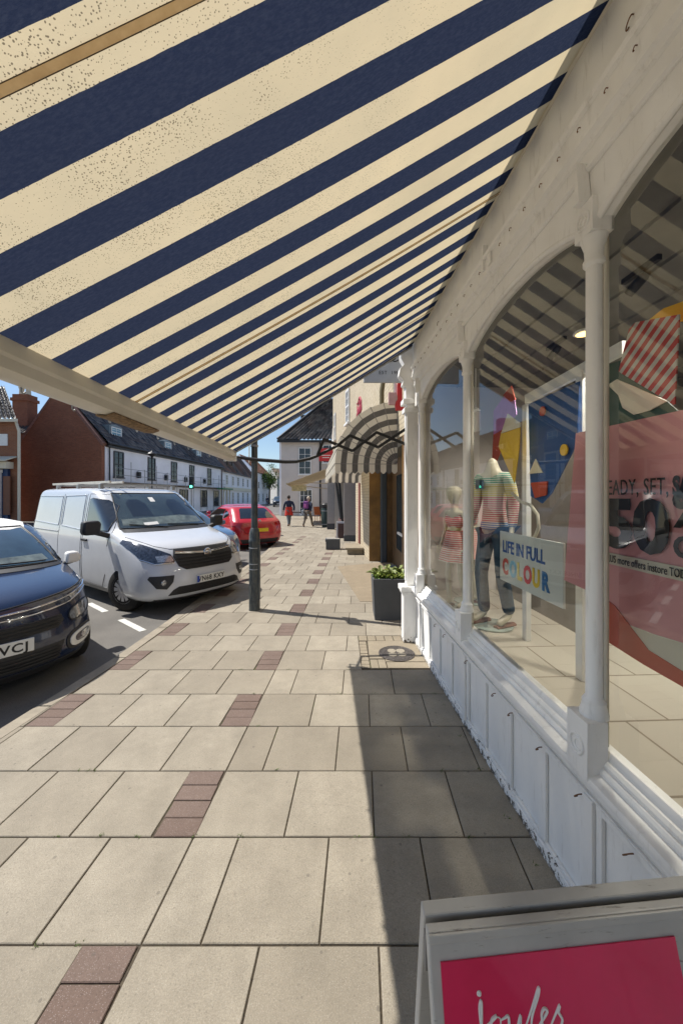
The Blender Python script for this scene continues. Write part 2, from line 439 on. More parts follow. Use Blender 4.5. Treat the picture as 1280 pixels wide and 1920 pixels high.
for (x, y) in [(wr.uniform(-2.0, .95), 1.40 + .443 * wr.choice((0, 1, 1, 2, 2, 3, 4, 5))) for _ in range(34)] + [(.965 - .042 * q_, q_) for q_ in (1.7, 1.95, 2.3, 2.62, 3.0, 3.4)]:
    for k in range(7):
        a = wr.uniform(0, 6.28); l = wr.uniform(.008, .022); px_, py_ = x + wr.gauss(0, .012), y + wr.gauss(0, .006)
        wd_.poly([(px_, py_, -.003), (px_ + .004 * math.cos(a), py_ + .004 * math.sin(a), .003), (px_ + l * math.cos(a), py_ + l * math.sin(a), l * .5), (px_ - .003 * math.sin(a), py_ + .003 * math.cos(a), .003)])
wd_ = wd_.build('weeds', mat('moss and weed green', (.09, .13, .03), .8, var=.5, scale=60)); wd_['kind'] = 'stuff'
# stone setting round the coal-hole cover
b = MB()
def sheet(b, pts, z, ct=.5): b.ct = ct; b.prism([(x, y, z - .008) for x, y in pts], (0, 0, .008))
sheet(b, [(.295, 3.86), (.31, 4.33), (.93, 4.33), (.93, 3.79), (.46, 3.79), (.46, 3.86)], .004, .6)
sheet(b, [(.465, 3.65), (.465, 3.78), (.93, 3.78), (.93, 3.65)], .003, .3)
struct(b.build('stone_flags', M['tan_stone'], bevel=.003))
b = MB(); rr = random.Random(5)
for i in range(8): sheet(b, [(.207, 3.65 + i * .084), (.207 + .08, 3.65 + i * .084), (.207 + .08, 3.728 + i * .084), (.207, 3.728 + i * .084)], rr.uniform(.001, .004), rr.random())
for i in range(2): sheet(b, [(.30 + i * .08, 3.65), (.375 + i * .08, 3.65), (.375 + i * .08, 3.845), (.30 + i * .08, 3.845)], rr.uniform(.001, .004), rr.random())
for i in range(7): sheet(b, [(.21 + i * .104, 4.34), (.305 + i * .104, 4.34), (.305 + i * .104, 4.49), (.21 + i * .104, 4.49)], rr.uniform(.001, .004), rr.random())
struct(b.build('pavement_edging', M['tan_stone'], bevel=.003))
b = MB(); sheet(b, PATCH, .006); struct(b.build('concrete_patch', M['tan_conc']))
# white parking bay dashes
b = MB()
def dash(x0, y0, x1, y1, w=.09):
    d = Vector((x1 - x0, y1 - y0, 0)).normalized(); n = Vector((-d.y, d.x, 0)) * w / 2
    A = Vector((x0, y0, -.076)); B = Vector((x1, y1, -.076)); b.poly([A - n, B - n, B + n, A + n])
for k in range(8):
    t0 = k * 1.30; dx, dy = .785, -.62
    dash(-2.64 - dx * t0, 4.87 - dy * t0, -2.64 - dx * (t0 + .72), 4.87 - dy * (t0 + .72))
    dash(-2.6 - dx * t0, 8.4 - dy * t0, -2.6 - dx * (t0 + .72), 8.4 - dy * (t0 + .72))
    dash(-2.6 - dx * t0, 11.7 - dy * t0, -2.6 - dx * (t0 + .72), 11.7 - dy * (t0 + .72))
for k in range(16): dash(-10.6, -6 + k * 3, -10.6, -4.4 + k * 3, .1)
struct(b.build('road_markings', M['line']))

# coal-hole cover
t = thing('pavement_cover', 'round dark iron cover with four pale stone discs set in the tan pavement flag', 'cover', (.60, 3.98, .004))
m, nt, bb = newmat('worn iron'); vv = coords(nt); w_ = nd(nt, 'ShaderNodeTexVoronoi'); w_.inputs['Scale'].default_value = 45; nt.links.new(vv, w_.inputs['Vector'])
nt.links.new(mix(nt, w_.outputs['Distance'], (.05, .042, .038), (.13, .115, .105)), bb.inputs['Base Color']); bb.inputs['Roughness'].default_value = .6
bb.inputs['Metallic'].default_value = .4; bump(nt, bb, w_.outputs['Distance'], .8, .006)
b = MB(); b.lathe([(.195, 0), (.195, .006), (.185, .008), (.182, .005), (.168, .005), (.165, .008), (.02, .008)], seg=40); b.build('frame', m, t, 40)
for a in (45, 135, 225, 315):
    b = MB(); b.lathe([(.048, .008), (.048, .012), (.04, .014)], (.068 * math.cos(R(a)), .068 * math.sin(R(a)), 0), 20); b.build('disc', M['slab'], t, 30)
# ------------------------------------------------------------------ shopfront (local frame: x into the shop, y along the wall)
A = R(2.405)
def sw(x, s, z=0): return Vector((1.036 + x * math.cos(A) - s * math.sin(A), x * math.sin(A) + s * math.cos(A), z))
shop = thing('shopfront', 'white painted timber shopfront with arched windows, slim columns and panelled stallriser', 'shopfront', (1.036, 0, 0), A)
CS = [1.440 + 1.30 * k for k in range(-2, 3)]     # column positions along the wall
S0, S1 = -1.6, 4.30
WW = M['white_wood']
b = MB(); b.box(.02, .075, S0, S1, -.02, .56); b.build('stallriser', WW, shop)
b = MB(); b.box(-.004, .019, S0, S1, 0, .055)
b.extr([(.02, .535), (-.004, .535), (-.010, .55), (.02, .55)], S0, S1); b.build('plinth', WW, shop, bevel=.004)
# stiles between panels
b = MB()
for k, c in enumerate(CS):
    for d, w in ((-.045, .03), (.045, .03)): b.box(.002, .019, c + d - w / 2, c + d + w / 2, .055, .535)
    b.box(-.012, .019, c - .028, c + .028, .055, .535)
    if k < len(CS) - 1:
        for q in (.25, .5, .75): b.box(.004, .019, c + 1.30 * q - .028, c + 1.30 * q + .028, .055, .535)
b.box(.004, .019, S0, S1, .056, .075); b.box(.003, .019, S0, S1, .505, .534)
b.build('panel_frame', WW, shop, bevel=.003)
# moulded cill
cp = [(.075, .555), (.004, .555), (-.008, .563), (-.014, .578), (-.020, .585), (-.020, .600), (-.034, .615), (-.046, .625), (-.050, .640), (-.046, .655), (-.030, .662),
      (-.004, .668), (-.004, .680), (.004, .690), (.012, .692), (.012, .704), (.022, .714), (.030, .716), (.034, .730), (.044, .742), (.075, .746)]
b = MB(); b.extr(cp, S0, S1); b.build('cill', WW, shop, 30)
# columns
def ring(b, c, r, t, x):
    b.tube([(x, c[0] + r * math.cos(2 * math.pi * k / 20), c[1] + r * math.sin(2 * math.pi * k / 20)) for k in range(20)], t, 8, True)
for c in CS:
    col = MB(); x = .018
    col.lathe([(.050, .858), (.050, .872), (.046, .884), (.041, .905), (.042, .915), (.036, .925), (.0295, .935), (.028, 1.5), (.0285, 2.2), (.028, 2.62), (.038, 2.63), (.038, 2.645), (.032, 2.655), (.034, 2.69), (.042, 2.715), (.048, 2.735)], (x, c, 0), 22)
    co = col.build('column', WW, shop, 35)
    bl = MB(); bl.box(-.052, .030, c - .058, c + .058, .642, .860)
    ring(bl, (c, .75), .036, .006, -.053); ring(bl, (c - .008, .75), .019, .004, -.053); bl.build('pedestal', WW, shop, 35, bevel=.003)
    kb = MB(); kb.box(-.026, .06, c - .050, c + .050, 2.736, 2.865); ring(kb, (c, 2.80), .032, .005, -.027); ring(kb, (c, 2.80), .014, .004, -.027)
    kb.prism([(-.006, c + .018, 2.865), (-.006, c - .018, 2.865), (-.006, c, 3.03)], (-.05, 0, 0)); kb.build('capital', WW, shop, 35, bevel=.003)
# arched heads
def arch(u): return 2.755 + .145 * (1 - abs(2 * u - 1) ** 2.2) ** .8
b = MB()
for c0 in [CS[0] - 1.30] + CS[:-1] + [CS[-1]]:
    wbay = 1.30 if c0 != CS[-1] else .30
    n = 36
    for i in range(n):
        u0, u1 = i / n, (i + 1) / n; sA, sB = c0 + u0 * wbay, c0 + u1 * wbay
        if sB > S1: break
        z0, z1 = (arch(u0), arch(u1)) if wbay > 1 else (2.76, 2.76)
        b.prism([(-.004, sA, z0), (-.004, sB, z1), (-.004, sB, 3.06), (-.004, sA, 3.06)], (.07, 0, 0))
b.build('arched_head', WW, shop)
for c0 in [CS[0] - 1.30] + CS[:-1]:
    b = MB(); b.tube([(.006, c0 + .03 + (1.30 - .06) * i / 40, arch(.02 + .96 * i / 40) + .004) for i in range(41)], .014, 8); b.build('arch_moulding', WW, shop, 60)
# glass panes
g, nt, bs = newmat('shop window glass'); nt.nodes.remove(bs)
fr = nd(nt, 'ShaderNodeFresnel'); fr.inputs[0].default_value = 1.57
gl = nd(nt, 'ShaderNodeBsdfGlossy'); gl.inputs['Roughness'].default_value = 0.0; gl.inputs[0].default_value = (.96, .97, .96, 1)
tr = nd(nt, 'ShaderNodeBsdfTransparent'); tr.inputs[0].default_value = (.93, .96, .95, 1); ms = nd(nt, 'ShaderNodeMixShader')
nt.links.new(fr.outputs[0], ms.inputs[0]); nt.links.new(tr.outputs[0], ms.inputs[1]); nt.links.new(gl.outputs[0], ms.inputs[2])
nt.links.new(ms.outputs[0], nt.nodes['Material Output'].inputs[0]); M['glass'] = g
bays = [(CS[i] + .03, CS[i + 1] - .03) for i in range(len(CS) - 1)] + [(CS[-1] + .03, S1 - .04)]
for i, (a, c) in enumerate([(CS[0] - 1.2, CS[0] - .03)] + bays):
    w_ = MB(); w_.poly([(.05, a, .744), (.05, a, 2.96), (.05, c, 2.96), (.05, c, .744)])
    o = w_.build('window_pane', g, shop); 
    me = o.data
    if me.polygons[0].normal.x > 0: me.flip_normals()
# glazing beads
for c in CS:
    b = MB(); b.box(.040, .060, c - .026, c + .026, .747, 2.9); b.build('glazing_bar', M['alu'], shop, bevel=.002)
# fascia mouldings
fp = [(.066, 2.99), (-.012, 2.99), (-.020, 3.0), (-.020, 3.012), (-.012, 3.02), (-.012, 3.07), (-.024, 3.075), (-.030, 3.09), (-.044, 3.10), (-.046, 3.118), (-.036, 3.124), (-.036, 3.20),
      (-.050, 3.205), (-.056, 3.222), (-.046, 3.232), (-.020, 3.236), (-.020, 3.60), (.066, 3.60)]
b = MB(); b.extr(fp, S0, S1); b.build('fascia', WW, shop, 30)
# hooks under the fascia and the cill
def hook(s, z, x=-.02, r=.016, dn=1):
    b = MB(); P = [(x + .004, s, z + r * dn), (x - .006, s, z + r * dn)]
    P += [(x - .006 - r * .4 * math.sin(t), s + r * (1 - math.cos(t)) * .9, z + r * math.cos(t) * dn) for t in [k * .35 for k in range(1, 13)]]
    b.tube(P, .0016 + r * .05, 6); return b.build('hook', M['rust'], shop, 60)
for k in range(34): hook(.25 + k * .1325 + random.uniform(-.01, .01), 3.165, -.037, .005)
for s in (3.42, 3.16, 2.66, 2.22, 2.02, 1.745, 1.47, 1.225, .95): hook(s, .505, -.012, .017)
for s, z in ((1.21, 3.30), (2.35, 3.27), (3.3, 3.28)): hook(s, z, -.02, .013)
b = MB(); b.box(-.055, -.02, 2.30, 2.325, 3.14, 3.30); b.box(-.05, -.037, 2.21, 2.25, 3.13, 3.2); b.build('bracket', WW, shop, bevel=.003)
# end pilaster of the shopfront, standing forward of the window
b = MB(); b.box(-.13, .02, S1 - .02, S1 + .12, 0, .60); b.build('pilaster_base', WW, shop, bevel=.005)
b = MB(); b.box(-.165, .04, S1 - .05, S1 + .15, .601, .665); b.box(-.15, .03, S1 - .035, S1 + .135, .57, .600); b.build('pilaster_ledge', WW, shop, bevel=.01)
b = MB(); b.box(-.09, .04, S1, S1 + .11, .666, 2.80); b.box(-.10, -.09, S1 + .025, S1 + .085, .72, 2.74); b.box(-.12, .05, S1 - .02, S1 + .13, 2.70, 2.76)
b.box(-.135, .06, S1 - .03, S1 + .14, 2.80, 2.86); b.build('pilaster', WW, shop, bevel=.006)
b = MB(); b.extr([(.04, 2.86), (-.10, 2.86), (-.10, 3.0), (-.14, 3.03), (-.13, 3.08), (-.18, 3.14), (-.17, 3.22), (-.12, 3.27), (-.16, 3.34), (-.16, 3.62), (.04, 3.62)], S1 + .0, S1 + .11); b.build('console_bracket', WW, shop, 30, bevel=.004)
# hood board over the awning roller: it shades the strip next to the wall
b = MB(); b.prism([(-.225, S0, 3.62), (.10, S0, 3.68), (.10, S0, 3.70), (-.225, S0, 3.64)], (0, S1 + .12 - S0, 0)); b.build('awning_hood', WW, shop)
# upper storey above the shop
b = MB(); b.box(.07, 5.5, -3, S1 + .13, 3.6, 8.5); up = b.build('upper_wall', M['brick_o'], shop)
b = MB(); b.box(.08, 3.6, 4.36, 4.44, 0, 3.6); b.build('end_wall', M['render_c'], shop)
b = MB(); b.box(3.6, 3.8, -3, S1 + .13, 0, 3.6); b.build('rear_wall', M['render_c'], shop)
b = MB(); b.box(-.02, 3.6, -3.0, -1.6, 0, 3.6); b.build('side_wall', M['render_c'], shop)
# interior shell
m, nt, bb = newmat('shop floor tiles'); uv = coords(nt, 'UV'); tt = nd(nt, 'ShaderNodeTexBrick', offset=.5); nt.links.new(uv, tt.inputs[0])
for k, v_ in (('Color1', (.47, .43, .36, 1)), ('Color2', (.53, .49, .41, 1)), ('Mortar', (.22, .18, .13, 1))): tt.inputs[k].default_value = v_
tt.inputs['Scale'].default_value = 1; tt.inputs['Brick Width'].default_value = .45; tt.inputs['Row Height'].default_value = .45; tt.inputs['Mortar Size'].default_value = .006
nt.links.new(tt.outputs[0], bb.inputs['Base Color']); bb.inputs['Roughness'].default_value = .35; M['tiles'] = m
b = MB(); b.box(.076, 3.58, S0, S1 + .04, .05, .10); b.build('shop_floor', M['tiles'], shop)
b = MB(); b.box(.076, 1.30, S0, S1 + .04, .101, .60); b.build('window_platform', M['tiles'], shop)
b = MB(); b.box(.076, 3.58, S0, S1 + .04, 3.02, 3.06)
for k in range(9): b.box(.5 + .33 * k, .515 + .33 * k, S0, S1, 3.0, 3.02)
b.build('shop_ceiling', mat('grey ceiling panels', (.16, .155, .14), .7, var=.1), shop)
# display partition behind the figures
b = MB(); b.box(1.0, 1.04, 2.9, S1, .6, 2.5); b.build('back_screen', mat('grey beige partition', (.30, .27, .23), .7), shop)
b = MB(); b.box(1.26, 1.30, S0, 2.89, .601, .86); b.build('low_tiled_wall', mat('pale green tile', (.45, .50, .44), .3), shop)
def wq(x, px, py):
    Y = (1.036 + x) / ((px - 640) / 685 + .042); return (x, Y, 1.72 + (930 - py) / 685 * Y)
b = MB(); b.bar(wq(.52, 989, 748), wq(.52, 1176, 648), .03, .07); b.build('frame_rail', M['white'], shop)
for px_ in (989, 1094):
    b = MB(); q = wq(.52, px_, 750); b.box(.50, .54, q[1] - .03, q[1] + .03, .601, q[2] - .03 if px_ < 1000 else wq(.52, 1094, 694)[2]); b.build('frame_post', M['white'], shop, bevel=.003)

def inshop(name, label, cat, group=None): return thing(name, label, cat, (1.036, 0, 0), A, group)
# ceiling track spots
spots = [(.75, 2.05, 2.93, False), (.9, 3.05, 2.93, False), (1.0, 1.22, 2.93, False), (.55, 3.55, 2.80, True)]
for x, s, z, white in spots[:3]:
    t = thing('ceiling_spot', '', 'spotlight', sw(x, s, z + .08), A, 'spotlights on the shop ceiling track')
    b = MB(); b.box(-.014, .014, -.12, .12, -.02, .02); b.build('track_adapter', M['black'], t)
    b = MB(); b.lathe([(.028, -.06), (.03, .04), (.02, .06)], (0, .02, -.07), 16, Euler((R(55), R(20), 0)).to_matrix()); b.build('lamp_head', M['black'], t, 40)
    t['label'] = {2.05: 'black ceiling spotlight behind the middle arch of the shop window', 3.05: 'black ceiling spotlight farthest along, small behind the arch of the second window', 1.22: 'large black ceiling spotlight seen through the nearest shop window'}[s]
t = thing('ceiling_spot', 'white cylinder spotlight hanging in the far end of the shop window against sky reflection', 'spotlight', sw(.45, 3.62, 2.47), A)
b = MB(); b.tube([(0, 0, .52), (0, 0, .1)], .008, 8); b.build('rod', M['white'], t)
b = MB(); b.lathe([(.045, -.1), (.05, .1), (.03, .12)], (0, 0, 0), 20, Euler((R(25), R(-15), 0)).to_matrix()); b.build('lamp_head', M['white'], t, 40)
for k, (x, s) in enumerate(((.95, 1.72), (.95, 2.78))):
    t = thing('recessed_light', ('round lit amber ceiling light just right of the big column', 'round lit amber ceiling light beyond the middle arch, left of the big column')[k], 'ceiling light', sw(x, s, 2.985), A, 'recessed lights in the shop ceiling')
    b = MB(); b.lathe([(.06, -.016), (.075, -.012), (.075, .0), (.06, .004)], seg=24); b.build('rim', M['white'], t, 40)
    b = MB(); b.lathe([(.001, -.017), (.057, -.017), (.057, -.01)], seg=24); b.build('lamp_disc', mat('warm lamp', (.9, .6, .25), .5, emit=((1, .62, .22), 3.0)), t)
    la = bpy.data.lights.new('shop lamp', 'SPOT'); la.energy = 95; la.color = (1, .92, .80); la.spot_size = R(150); la.spot_blend = .6; la.shadow_soft_size = .06
    lo = bpy.data.objects.new('lamp_light', la); COL.objects.link(lo); lo.parent = t; lo.location = (0, 0, -.03)

# panels hung in the window
def plane_poly(b, x, pts, th=.006): b.prism([(x, s, z) for s, z in pts], (th, 0, 0))
def flat(name, label, cat, x, pts, m, th=.006):
    t = inshop(name, label, cat); b = MB(); plane_poly(b, x, pts, th); b.build('board', m, t); return t
UX = (0, -1, 0); UZ = (0, 0, 1)
M['blue'] = mat('blue board', (.01, .075, .26), .55, var=.05); M['yellow'] = mat('yellow board', (.72, .46, .03), .55, var=.04)
M['cream'] = mat('cream board', (.66, .62, .50), .55, var=.05); M['green_d'] = mat('dark green board', (.015, .06, .04), .6)
M['pink'] = mat('dusty pink film', (.68, .31, .32), .5, var=.04); M['redm'] = mat('brick red board', (.50, .07, .03), .55, var=.05)
M['lilac'] = mat('lilac board', (.50, .22, .55), .55)
def wp(x, *pts):
    """window-board corners (s, z) on the plane x behind the glass"""
    o = []
    for px, py in pts:
        Y = (1.036 + x) / ((px - 640) / 685 + .042); o.append((Y, 1.72 + (930 - py) / 685 * Y))
    return o
def dot(name, x, px, py, r, m, par):
    (s_, z_), = wp(x, (px, py)); b = MB(); b.lathe([(.001, 0), (r, 0), (r, .008)], (x, s_, z_), 20, Euler((0, R(-90), 0)).to_matrix()); b.build(name, m, par)
def pp(name, x, pts, m, par, th=.006):
    b = MB(); plane_poly(b, x, wp(x, *pts), th); return b.build(name, m, par)
t = flat('hanging_board', 'blue tapering display board with small coloured shapes behind the second shop window', 'display board', .45, wp(.45, (992, 757), (1089, 713), (1084, 830), (1036, 925), (1018, 944), (996, 930)), M['blue'])
dot('orange_dot', .44, 1020, 770, .032, M['redm'], t); dot('yellow_dot', .44, 1061, 843, .036, M['yellow'], t)
pp('cream_cone', .44, [(993, 888), (1005, 860), (1019, 886)], M['cream'], t); pp('red_patch', .44, [(996, 905), (1028, 902), (1026, 928), (1004, 934)], M['redm'], t)
t = flat('hanging_kite', 'yellow and cream kite shaped board above the headless mannequin', 'display board', .36, wp(.36, (935, 837), (940, 810), (976, 799), (974, 840), (965, 906)), M['yellow'])
pp('cream_tip', .352, [(940, 812), (952, 775), (977, 793), (976, 800)], M['cream'], t)
t = flat('hanging_board', 'tall red and lilac pointed board behind the yellow kite', 'display board', .62, wp(.62, (926, 812), (947, 798), (938, 850), (922, 890)), M['redm'])
pp('lilac_part', .61, [(926, 770), (946, 742), (966, 746), (970, 776), (946, 802), (926, 814)], M['lilac'], t); pp('red_tip', .60, [(944, 740), (960, 722), (968, 748), (958, 752)], M['redm'], t)
m, nt, bb = newmat('red gingham'); oc = coords(nt); sp = nd(nt, 'ShaderNodeSeparateXYZ'); nt.links.new(oc, sp.inputs[0])
q1 = mth(nt, 'ADD', mth(nt, 'MULTIPLY', sp.outputs[1], .84), sp.outputs[2]); k1 = mth(nt, 'LESS_THAN', mth(nt, 'FRACT', mth(nt, 'MULTIPLY', q1, 17.)), .52)
nt.links.new(mix(nt, k1, (.58, .56, .50), (.52, .05, .035)), bb.inputs['Base Color']); M['gingham'] = m
flat('striped_card', 'red and white diagonally striped card hanging behind the nearest window', 'display board', .40, wp(.40, (1163, 695), (1183, 614), (1196, 601), (1279, 586), (1270, 758)), m)
t = flat('hanging_board', 'dark green board with a cream rounded shape under the red striped card', 'display board', .46, wp(.46, (1134, 684), (1168, 673), (1276, 768), (1180, 796), (1132, 800)), M['green_d'])
pp('cream_shape', .45, [(1143, 720), (1160, 709), (1256, 750), (1222, 768), (1192, 776), (1171, 763), (1163, 739)], M['cream'], t)
flat('hanging_board', 'mustard yellow rounded board at the right edge above the red striped card', 'display board', .50, wp(.50, (1222, 596), (1250, 574), (1300, 556), (1300, 600)), M['yellow'])
# sale poster
t = inshop('sale_poster', 'large dusty pink sale poster with black 50 and a white strip in the nearest window', 'poster')
b = MB(); plane_poly(b, .16, wp(.16, (1058, 1088), (1080, 812), (1300, 764), (1300, 1212), (1227, 1190), (1180, 1172), (1133, 1122)), .004); b.build('sheet', M['pink'], t)
b = MB(); plane_poly(b, .155, wp(.155, (1133, 1200), (1120, 1105), (1133, 1121), (1153, 1137), (1180, 1172), (1217, 1220), (1300, 1272), (1300, 1300), (1207, 1247)), .004); b.build('red_swoosh', M['redm'], t)
pp('white_curve', .157, [(1180, 1173), (1227, 1191), (1300, 1213), (1300, 1271), (1217, 1220)], M['cream'], t, .002)
b = MB(); plane_poly(b, .150, [(1.58, 1.482), (1.58, 1.435), (.25, 1.435), (.25, 1.482)], .004); b.build('white_strip', M['cream'], t)
textobj('READY, SET,', .088, M['ink'], t, (.149, 1.572, 1.725), UX, UZ, sx=.60, spacing=1.1)
textobj('SALE', .088, M['ink'], t, (.149, 1.246, 1.725), UX, UZ, bold=.004, sx=.6)
textobj('50', .265, M['ink'], t, (.149, 1.552, 1.518), UX, UZ, bold=.011, sx=1.10)
textobj('%', .16, M['ink'], t, (.149, 1.245, 1.62), UX, UZ, bold=.006)
textobj('OFF', .10, M['ink'], t, (.149, 1.245, 1.515), UX, UZ, bold=.003)
textobj("UP TO'S"[-2:], .05, M['ink'], t, (.149, 1.575, 1.66), UX, UZ)
textobj('PLUS more offers instore TODAY', .043, M['ink'], t, (.145, 1.545, 1.446), UX, UZ, sx=.60, spacing=1.05)
# white sign in the window
t = inshop('window_sign', 'white sign reading LIFE IN FULL COLOUR hanging in the second window', 'sign')
b = MB(); b.box(.25, .262, 1.975, 2.70, 1.105, 1.462); b.build('board', mat('white sign board', (.60, .63, .60), .5, var=.03), t, bevel=.002)
textobj('LIFE IN FULL', .118, mat('sign blue', (.02, .10, .35), .5), t, (.248, 2.655, 1.318), UX, UZ, bold=.0025, sx=.80)
cols = [(.60, .10, .08), (.25, .48, .62), (.75, .62, .20), (.65, .10, .12), (.70, .50, .03), (.03, .17, .42)]
x0 = 2.655
for ch, cc in zip('COLOUR', cols):
    textobj(ch, .150, mat('sign letter ' + ch, cc, .5), t, (.248, x0, 1.165), UX, UZ, bold=.007, sx=.76, name='letter'); x0 -= .080 if ch == 'L' else .101
b = MB(); b.tube([(.30, 2.62, 1.74), (.30, 2.5, 1.68), (.30, 2.38, 1.66), (.30, 2.30, 1.60), (.30, 2.29, 1.52), (.30, 2.33, 1.46)], .011, 8)
tag(b.build('ribbon_cord', M['cream'], None, 60, loc=(1.036, 0, 0), rot=A), 'curled cream cord looping above the white window sign', 'cord')
# ------------------------------------------------------------------ the striped awning overhead
m, nt, bs = newmat('striped awning canvas'); nt.nodes.remove(bs)
oc = coords(nt); sp = nd(nt, 'ShaderNodeSeparateXYZ'); nt.links.new(oc, sp.inputs[0])
wob = noise_fac(nt, coords(nt, 'Object', (6, .6, 6)), 4, 3, 0, 1)
ysh = mth(nt, 'SUBTRACT', mth(nt, 'SUBTRACT', sp.outputs[1], .0712), mth(nt, 'MULTIPLY', sp.outputs[0], .0344))
ph = mth(nt, 'FRACT', mth(nt, 'DIVIDE', mth(nt, 'ADD', mth(nt, 'SUBTRACT', ysh, 1.55 - .219 * 40), mth(nt, 'MULTIPLY', mth(nt, 'SUBTRACT', wob, .5), .003)), .219))
cream = mth(nt, 'LESS_THAN', ph, .5)
weave = noise_fac(nt, coords(nt, 'Object', (60, 400, 60)), 3, 2, .2, .8)
big = noise_fac(nt, oc, 2.2, 5, .3, .75)
cc = mix(nt, big, (.70, .62, .46), (.56, .51, .39)); cc = mix(nt, mth(nt, 'MULTIPLY', weave, .10), cc, (.55, .44, .28))
# mildew specks, densest near the street edge
vo = nd(nt, 'ShaderNodeTexVoronoi'); vo.inputs['Scale'].default_value = 165; wv = nd(nt, 'ShaderNodeTexNoise'); wv.inputs['Scale'].default_value = 45; nt.links.new(oc, wv.inputs['Vector']); va = nd(nt, 'ShaderNodeVectorMath', operation='MULTIPLY_ADD'); nt.links.new(wv.outputs['Color'], va.inputs[0]); va.inputs[1].default_value = (.009, .009, .009); nt.links.new(oc, va.inputs[2]); nt.links.new(va.outputs[0], vo.inputs['Vector'])
n2 = noise_fac(nt, oc, 5.5, 3, .36, .56); edge = nd(nt, 'ShaderNodeMapRange'); edge.inputs[1].default_value = -.1; edge.inputs[2].default_value = -1.3
nt.links.new(sp.outputs[0], edge.inputs[0])
spk = mth(nt, 'LESS_THAN', vo.outputs['Distance'], mth(nt, 'MULTIPLY', mth(nt, 'ADD', mth(nt, 'MULTIPLY', n2, .17), .115), mth(nt, 'ADD', mth(nt, 'MULTIPLY', edge.outputs[0], .95), .05)))
cc = mix(nt, mth(nt, 'MULTIPLY', spk, .85), cc, (.13, .11, .075))
bl = mix(nt, weave, (.014, .022, .056), (.028, .040, .086)); dn_ = noise_fac(nt, coords(nt, 'Object', (14, 40, 14)), 4, 4, .42, .66, .7); bl = mix(nt, mth(nt, 'MULTIPLY', dn_, .55), bl, (.045, .058, .105)); bl = mix(nt, mth(nt, 'MULTIPLY', big, .4), bl, (.026, .034, .066))
col = mix(nt, cream, bl, cc)
df = nd(nt, 'ShaderNodeBsdfDiffuse'); ts = nd(nt, 'ShaderNodeBsdfTranslucent'); mx = nd(nt, 'ShaderNodeMixShader')
nt.links.new(col, df.inputs[0]); nt.links.new(mix(nt, 1.0, col, (1, .95, .84), 'MULTIPLY'), ts.inputs[0])
mx.inputs[0].default_value = .42
bp = nd(nt, 'ShaderNodeBump'); bp.inputs['Strength'].default_value = .15; bp.inputs['Distance'].default_value = .002
crz = noise_fac(nt, coords(nt, 'Object', (1.2, 9, 1.2)), 2.5, 5, .2, .8); bp.inputs['Strength'].default_value = .5; bp.inputs['Distance'].default_value = .008; nt.links.new(mth(nt, 'ADD', crz, mth(nt, 'MULTIPLY', weave, .15)), bp.inputs['Height']); nt.links.new(bp.outputs[0], df.inputs['Normal'])
nt.links.new(df.outputs[0], mx.inputs[1]); nt.links.new(ts.outputs[0], mx.inputs[2]); tp = nd(nt, 'ShaderNodeBsdfTransparent'); m2 = nd(nt, 'ShaderNodeMixShader'); nt.links.new(mth(nt, 'MULTIPLY', cream, .016), m2.inputs[0]); nt.links.new(mx.outputs[0], m2.inputs[1]); nt.links.new(tp.outputs[0], m2.inputs[2]); nt.links.new(m2.outputs[0], nt.nodes['Material Output'].inputs[0])
M['canvas'] = m
aw = thing('striped_awning', 'large navy and cream striped canvas awning stretched over the pavement', 'awning', (1.036, 0, 0), A)
XB, ZB, ZW, SE = -2.07, 2.215, 3.475, 4.19
SN = -1.7
def cloth(u, v):
    s = SN + (SE - SN) * u; x = -.035 + (XB + .035) * v; z = ZW + (ZB - ZW) * v
    sag = .022 * math.sin(math.pi * v) + .005 * math.sin(s * 5.3) * math.sin(math.pi * v) + .0035 * noise.noise(Vector((s * 3.1, v * 1.5, 0)))
    return (x, s + .07 * (1 - v), z - sag)
b = MB(); b.grid(cloth, 120, 30); b.build('canvas', m, aw, 60)
m5, nt, bs = newmat('brown seam tape'); nt.nodes.remove(bs); df = nd(nt, 'ShaderNodeBsdfDiffuse'); ts = nd(nt, 'ShaderNodeBsdfTranslucent'); mx = nd(nt, 'ShaderNodeMixShader'); mx.inputs[0].default_value = .5
f_ = mix(nt, noise_fac(nt, coords(nt), 30, 4, .3, .7), (.62, .46, .28), (.74, .58, .38)); nt.links.new(f_, df.inputs[0]); nt.links.new(f_, ts.inputs[0]); nt.links.new(df.outputs[0], mx.inputs[1]); nt.links.new(ts.outputs[0], mx.inputs[2]); nt.links.new(mx.outputs[0], nt.nodes['Material Output'].inputs[0]); SEAM = m5
for s in (.729, 2.043, 3.357):
    b = MB(); b.grid(lambda u, v: tuple(Vector(cloth((s - .009 + .018 * u - SN) / (SE - SN), v)) + Vector((0, 0, -.004))), 1, 24)
    b.build('seam_tape', SEAM, aw)
    for e_ in (-.0095, .0095): b = MB(); b.tube([Vector(cloth((s + e_ - SN) / (SE - SN), v / 24)) + Vector((0, 0, -.005)) for v in range(25)], .0011, 4); b.build('seam_stitch', mat('brown thread', (.10, .07, .04), .9), aw)
b = MB(); b.tube([cloth(1, v / 24) for v in range(25)], .009, 8); b.build('hem', M['canvas'] if 0 else mat('navy hem cord', (.02, .022, .05), .8), aw, 60)
b = MB(); b.grid(lambda u, v: (cloth(1, v)[0], cloth(1, v)[1] + .004, cloth(1, v)[2] - .010 - .018 * u), 1, 24); b.build('hem_binding', mat('white hem binding', (.6, .57, .5), .8), aw)
b = MB(); b.tube([(-.045, SN, ZW + .045), (-.045, SE + .02, ZW + .045)], .048, 20); b.build('roller', M['alu'], aw, 40)
